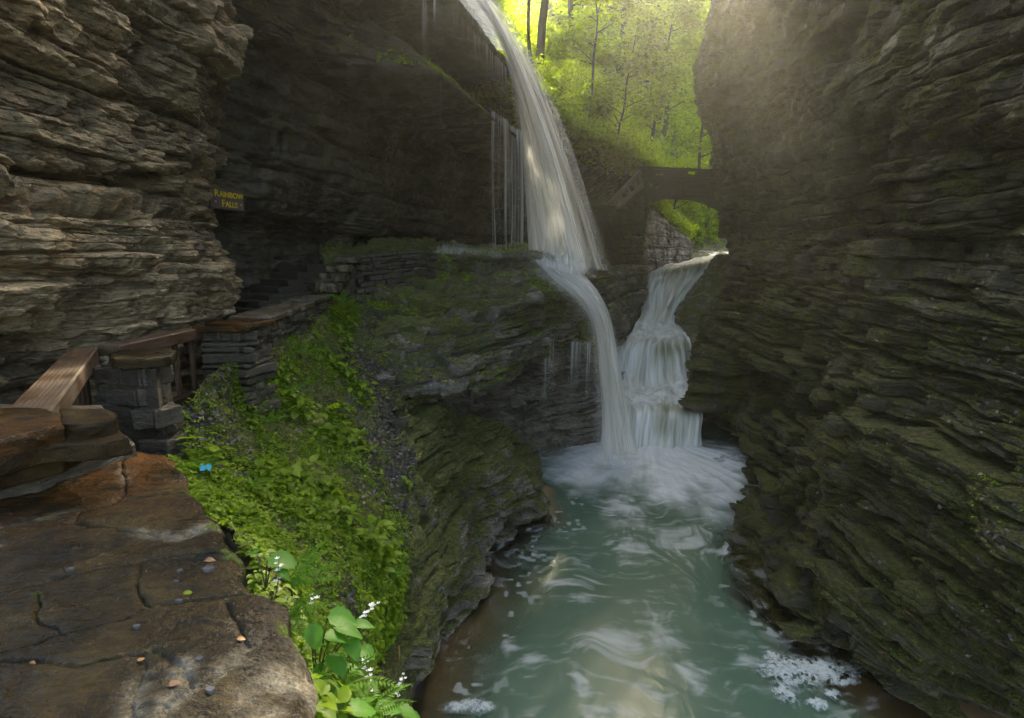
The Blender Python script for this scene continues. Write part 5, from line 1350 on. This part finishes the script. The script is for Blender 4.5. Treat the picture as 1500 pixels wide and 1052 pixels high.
tag(link('moss_fringe', mesh_np(V, F), M['leaf_sun']), 'bright green moss and grass fringe along the dripping rock lips', None, None, 'stuff')
fa = np.linalg.norm(np.cross(np.gradient(FAR_G, axis=0), np.gradient(FAR_G, axis=1)), axis=2)
FN = np.broadcast_to(UP * .6 + np.array([-.1, -.7, 0]), FAR_G.shape)
tag(link('far_woodland', mesh_np(*bushes(FAR_G, FN, fa, 70000, .45, 4.0, 421, .22)), M['leaf_sun']), 'hazy bright green woods closing the far end of the gorge', None, None, 'stuff')

def tree(label, base, H, lean, rad, limbs, nleaf, lsize, crown_r, mat='leaf_sun', crown_lo=.35, seed=0, flat=.45, group='trees on the gorge rim'):
    rg = random.Random(seed)
    base = Vector(base); top = base + Vector((lean[0], lean[1], H))
    r = thing('tree', label, 'tree', tuple(base), 0, group)
    pts = [base + Vector((0, 0, -.5))] + [base.lerp(top, k) + Vector((rg.uniform(-1, 1), rg.uniform(-1, 1), 0)) * H * .012 for k in np.linspace(.02, 1, 9)]
    mb = MB().tube(pts, [rad * 1.35] + [rad * (1.15 - 1.0 * k) + .01 for k in np.linspace(0, 1, 9)], 8)
    tips = []
    for i in range(limbs):
        k = crown_lo + (1 - crown_lo) * (i + rg.random()) / limbs; p = base.lerp(top, min(k, .98))
        a = rg.uniform(0, 6.28); l = crown_r * (1.15 - .6 * k) * rg.uniform(.7, 1.15)
        e = p + Vector((math.cos(a) * l, math.sin(a) * l, l * rg.uniform(-.1, .45)))
        m_ = (p + e) / 2 + Vector((0, 0, l * .1))
        mb.tube([p, m_, e], [rad * .38 * (1.1 - k) + .012, rad * .2 * (1.1 - k) + .009, .006], 5)
        tips += [e, m_ * .5 + e * .5, m_]
    local(r, link('trunk', mb.mesh(), M['bark'], None, True))
    tips = np.array([t[:] for t in tips]); n = nleaf
    ti = RNG.integers(0, len(tips), n); cr_ = crown_r * .34 * (.5 + RNG.random(len(tips)))
    off = RNG.normal(size=(n, 3)); off /= np.linalg.norm(off, axis=1, keepdims=True); off *= (RNG.random((n, 1)) ** .5) * cr_[ti][:, None]
    off[:, 2] *= flat
    P = tips[ti] + off
    V, F = leaf_quads(P, np.broadcast_to(UP + np.array([.1, -.25, 0]), P.shape), lsize * (.6 + .7 * RNG.random(n)), .45)
    local(r, link('crown', mesh_np(V, F), M[mat]))
    return r
TR = [('dark trunked tree leaning out over the top of the falls', at(787, 98, 19), 9, (.9, .2), .12, 16, 5200, .15, 3.0, 'leaf_sun', .30),
      ('slender sapling beside the dark trunked leaning tree', at(776, 92, 19.6), 6, (-.1, .2), .05, 9, 1600, .13, 1.5, 'leaf_sun', .45),
      ('young maple with tiered pale leaves on the slope edge', at(868, 118, 23), 5.5, (.2, -.3), .035, 16, 5000, .22, 2.1, 'leaf_gold', .05),
      ('bushy young maple overhanging the rock shelf above the abutment', at(905, 205, 25), 4.2, (.5, -.6), .035, 16, 5000, .21, 1.9, 'leaf_sun', .05),
      ('tall pale tree rising behind the young maples', at(908, 88, 30), 12, (.5, .4), .13, 20, 7000, .27, 4.0, 'leaf_sun', .15),
      ('bright drooping tree leaning towards the footbridge', at(955, 215, 31), 8, (.9, -.3), .07, 18, 7000, .25, 2.9, 'leaf_gold', .10),
      ('leafy tree standing beyond the footbridge against the right cliff', at(1022, 262, 36), 9, (.2, -.5), .08, 18, 8000, .24, 3.4, 'leaf_sun', .08),
      ('hazy tall tree below the patch of bright sky', at(965, 170, 42), 15, (.4, .2), .15, 22, 9000, .30, 4.6, 'leaf_gold', .1),
      ('hazy tree half hidden by the right cliff edge', at(1060, 190, 44), 7, (-.6, .2), .12, 20, 8000, .30, 4.2, 'leaf_sun', .1),
      ('tree with a dense crown above the slope, behind the leaning trunk', at(835, 40, 27), 9, (.3, .2), .11, 18, 8000, .2, 3.6, 'leaf_sun', .1),
      ('low spreading tree seen under the arch of the footbridge', at(1035, 330, 40), 5, (.1, -.3), .12, 14, 4200, .26, 2.8, 'leaf_gold', .05),
      ('small tree on the fern covered rock beneath the footbridge', at(985, 315, 31), 2.4, (.4, -.3), .05, 10, 2200, .15, 1.4, 'leaf_sun', .05)]
for k, (lab, b, H, lean, rad, lm, nl, ls, crr, mt, clo) in enumerate(TR):
    tree(lab, b, H, lean, rad, lm, nl, ls, crr, mt, clo, 500 + k)
tree('tallest hazy tree at the head of the gorge, added to shade the pool', at(972, 190, 45), 15.5, (.6, -.3), .14, 30, 17000, .38, 5.8, 'leaf_sun', .45, 560, .4)  # added tree: its high dense crown keeps direct sun off the pool
tree('second tall hazy tree added to block the sun, nearer the right cliff', at(1030, 200, 50), 19, (-.6, -.3), .14, 26, 9000, .38, 5.4, 'leaf_sun', .62, 561, .4)  # also added as a sun blocker, crown set high over the gorge head
# growth hanging over the rim beyond the falls and on the dark wall under the bridge
rw_ = harea * ((hz > 3.9) & (hz < 5.6)) * sstep(4.9, 5.6, HILL_T) * sstep(21, 19, HILL_T) / np.clip(hy, 8, 60) * (.2 + sstep(-.12, .10, fbm(hx * .9, hy * .9, hz * .9, 4, 415))) * (.25 + sstep(4.1, 4.6, hz))
P, N, i = pick(HILL_G, HN, rw_, 34000)
h_ = .55 * RNG.random((len(P), 1)) ** 1.5
P = P + np.array([.75, -.45, .05]) * h_ + np.array([0, 0, -.5]) * h_ * RNG.random((len(P), 1)) + RNG.normal(size=P.shape) * .06
V1, F1 = leaf_quads(P, np.broadcast_to(np.array([.45, -.35, .8]), P.shape), .15 * (.6 + .8 * RNG.random(len(P))), .55)
fw = np.zeros(FARW_G.shape[:2]); fw[4:46, 30:] = 1
P, N, i = pick(FARW_G, FARW_N, fw, 4200)
P = P + np.array([.1, -.5, .55]) * RNG.random((len(P), 1)) * .8 + RNG.normal(size=P.shape) * .1
V2, F2 = leaf_quads(P, np.broadcast_to(np.array([.2, -.4, .8]), P.shape), .15 * (.6 + .8 * RNG.random(len(P))), .55)
tag(link('foliage', mesh_np(*merge([(V1, F1), (V2, F2)])), M['leaf_gold']), 'fresh yellow green growth spilling over the rim beyond the falls and under the footbridge', None, None, 'stuff')

# moss strips at rock foot near the falls, small plants on the right shelves
rx, ry, rz = RIGHT_G[..., 0], RIGHT_G[..., 1], RIGHT_G[..., 2]
RN = normals(RIGHT_G, (1, 6, 3))
rw = np.clip(RN[..., 2], 0, 1) * sstep(.05, .2, fbm(rx * 1.5, ry * 1.5, rz * 1.5, 3, 431)) * (rz < -.3) * (rz > -4.6) * (ry < 13)
P, N, i = pick(RIGHT_G, RN, rw, 420)
V, F = rosettes(P, N * .3 + UP * .7, .03, 5, .028, 1.0)
tag(link('small_plants', mesh_np(V, F), M['leaf_low']), 'scattered tiny green plants on the ledges of the right cliff', None, None, 'stuff')
P, N, i = pick(RIGHT_G, RN, np.clip(RN[..., 2] - .25, 0, 1) * (rz < 1) * (rz > -4.5) * (ry < 12), 5000)
V, F = leaf_quads(P + N * .006, N, .015 + .04 * RNG.random(len(P)) ** 2, .35, .05, .7)
tag(link('debris', mesh_np(V, F), M['litter']), 'shale chips and dead leaves lying on the ledges of the right cliff', None, None, 'stuff')
lx, ly, lz = LEDGE_G[..., 0], LEDGE_G[..., 1], LEDGE_G[..., 2]
lw = np.clip(LEDGE_N[..., 2], 0, 1) * sstep(.02, .16, fbm(lx * 1.4, ly * 1.4, lz * 1.4, 4, 441)) * (lz > -2.4)
P, N, i = pick(LEDGE_G, LEDGE_N, lw, 5200)
V, F = leaf_quads(P + N * .01, N * .5 + np.array([.1, -.5, -.1]), .03 + .06 * RNG.random(len(P)), .5, .05, .4, .4)
tag(link('moss', mesh_np(V, F), M['leaf_low']), 'green moss tufts hanging from the wet ledges below the falls', None, None, 'stuff')

# small things lying about
def small_leaf(label, px, py, z, size, mat, rz, cat='leaf', name='fallen_leaf'):
    p = at_z(px, py, z); p[2] = slab_z(p[0], p[1]) + .004
    me = blade(size, size * .36, 1, .05)
    o = link(name, me, mat, None, True); o.location = tuple(p); o.rotation_euler = (.08, .05, rz)
    return tag(o, label, cat, 'leaves fallen on the parapet')
M['leaf_tan'] = plain_mat('dead_leaf_tan', (.15, .065, .012), (.24, .12, .03), (40, 40, 40), .6, .2)
M['leaf_brown'] = plain_mat('dead_leaf_brown', (.07, .03, .012), (.15, .07, .03), (40, 40, 40), .6, .2)
small_leaf('tan round fallen leaf on the dark streaked flagstone', 347, 934, ZS, .018, M['leaf_tan'], .2)
small_leaf('orange brown fallen leaf by the mossy joint', 203, 972, ZS, .016, M['leaf_tan'], 1.3)
small_leaf('bright green fallen leaf in the middle of the flagstones', 268, 867, ZS, .024, M['leaf_low'], .35)
small_leaf('small orange leaf scrap near the left border', 42, 970, ZS, .018, M['leaf_tan'], -.3)
small_leaf('red brown dead leaf by the shale chips near the parapet edge', 300, 822, ZS, .03, M['leaf_brown'], .2)
small_leaf('dark brown dead leaf in the crack of the nearest stones', 248, 1010, ZS, .022, M['leaf_brown'], .8)
small_leaf('fresh green leaf on the rusty flagstone below the stacked copings', 135, 676, ZS, .05, M['leaf_low'], .3)
def chip(label, px, py, size, seed):
    p = at_z(px, py, ZS); z = slab_z(p[0], p[1])
    rg = random.Random(seed); n = 6
    ol = [(p[0] + size * .75 * rg.uniform(.7, 1.1) * math.cos(q * 6.283 / n), p[1] + size * .55 * rg.uniform(.6, 1.1) * math.sin(q * 6.283 / n)) for q in range(n)]
    o = link('shale_chip', MB().slab(ol, z - .002, z + .006, .002).mesh(), M['chip']); tag(o, label, 'stone chip', 'shale chips on the parapet')
M['chip'] = plain_mat('shale_chip', (.035, .035, .038), (.09, .09, .095), (30, 30, 30), .3, .2)
for k, (px, py, s, lab) in enumerate([(306, 836, .026, 'largest dark shale chip, near the parapet edge'), (263, 835, .012, 'small shale chip left of the largest chip'), (262, 877, .014, 'squarish shale chip in the middle of the flagstones'), (293, 968, .013, 'shale chip on the streaked flagstone by the mossy joint'),
      (348, 851, .013, 'shale chip close to the broken parapet edge'), (258, 851, .011, 'flat shale chip just below the small one'), (102, 836, .016, 'dark shale chip lying in the long crack'), (308, 1011, .016, 'pale grey shale chip beside the mossy joint'), (200, 916, .012, 'tiny shale chip above the streaked flagstone')]):
    chip(lab, px, py, s, 40 + k)
p = at(300, 693, 3.0)
M['blue'] = plain_mat('blue_plastic', (.01, .22, .35), (.02, .38, .52), (30, 30, 30), .35, .1)
V, F = leaf_quads(np.array([p + [0, 0, .03], p + [.02, .01, .035], p + [-.015, .01, .03]]), np.array([[.2, -.6, .7]] * 3), .055, .4)
tag(link('plastic_scrap', mesh_np(V, F), M['blue']), 'tiny crumpled blue plastic scrap among the plants by the parapet', 'litter')
def twig(label, a, b, r, mat):
    a, b = Vector(a), Vector(b)
    o = link('twig', MB().tube([a, (a + b) / 2 + Vector((.004, 0, .006)), b], [r, r * .8, r * .5], 5).mesh(), mat); tag(o, label, 'twig', 'fallen twigs')
twig('short orange twig on the mossy low cliff near the sandy shallows', at(584, 946, 4.6), at(585, 966, 4.55), .012, M['leaf_tan'])
twig('thin reddish twig on the ledges of the right cliff', at(1325, 893, 5.3), at(1347, 913, 5.25), .008, M['leaf_brown'])
# ---------- camera, sky, sun, air ----------
cam = bpy.data.cameras.new('camera'); co = bpy.data.objects.new('camera', cam); C.objects.link(co)
cam.sensor_width = 36; cam.lens = 800 / 1500 * 36; cam.clip_end = 2000; cam.clip_start = .02
co.location = (0, 0, 0); co.rotation_euler = (math.pi / 2 - PITCH, 0, 0)
S.camera = co
SUN_EL, SUN_AZ = math.radians(36), math.radians(14)
w = bpy.data.worlds.new('World'); S.world = w; w.use_nodes = True
nt = w.node_tree; bg = nt.nodes['Background']
sk = nt.nodes.new('ShaderNodeTexSky'); sk.sky_type = 'NISHITA'; sk.sun_disc = False
sk.sun_elevation = SUN_EL; sk.sun_rotation = SUN_AZ; sk.air_density = 1.0; sk.dust_density = 3.0; sk.ozone_density = .6
nt.links.new(sk.outputs[0], bg.inputs[0]); bg.inputs[1].default_value = .15
sl = bpy.data.lights.new('sun', 'SUN'); so = bpy.data.objects.new('sun', sl); C.objects.link(so)
sl.energy = 5.0; sl.angle = math.radians(.6); sl.color = (1, .93, .78)
d = Vector((math.sin(SUN_AZ) * math.cos(SUN_EL), math.cos(SUN_AZ) * math.cos(SUN_EL), math.sin(SUN_EL)))
so.rotation_euler = d.to_track_quat('Z', 'Y').to_euler(); so.location = d * 60
hz = MB().box8([(-60, -25, -14), (70, -25, -14), (70, 110, -14), (-60, 110, -14), (-60, -25, 60), (70, -25, 60), (70, 110, 60), (-60, 110, 60)]).mesh()
hm, nt = newmat('morning_haze'); T = NT(nt)
T.out(None, T.n('VolumePrincipled', ins={'Color': (.96, .95, .86, 1), 'Density': HAZE, 'Anisotropy': .82}).outputs[0])
ho = link('haze', hz, hm); ho['kind'] = 'stuff'
S.view_settings.view_transform = 'Standard'; S.view_settings.look = 'None'; S.view_settings.gamma = 1; S.view_settings.use_curve_mapping = False
S.view_settings.exposure = EXPOSURE
S.view_settings.use_white_balance = True; S.view_settings.white_balance_temperature = 7600; S.view_settings.white_balance_tint = 10
S.cycles.transparent_max_bounces = 32; S.cycles.max_bounces = 8; S.cycles.diffuse_bounces = 4; S.cycles.volume_bounces = 1
S.cycles.transmission_bounces = 4; S.cycles.glossy_bounces = 2; S.cycles.sample_clamp_indirect = 4; S.cycles.sample_clamp_direct = 12
S.cycles.use_denoising = True; S.cycles.denoising_prefilter = 'NONE'
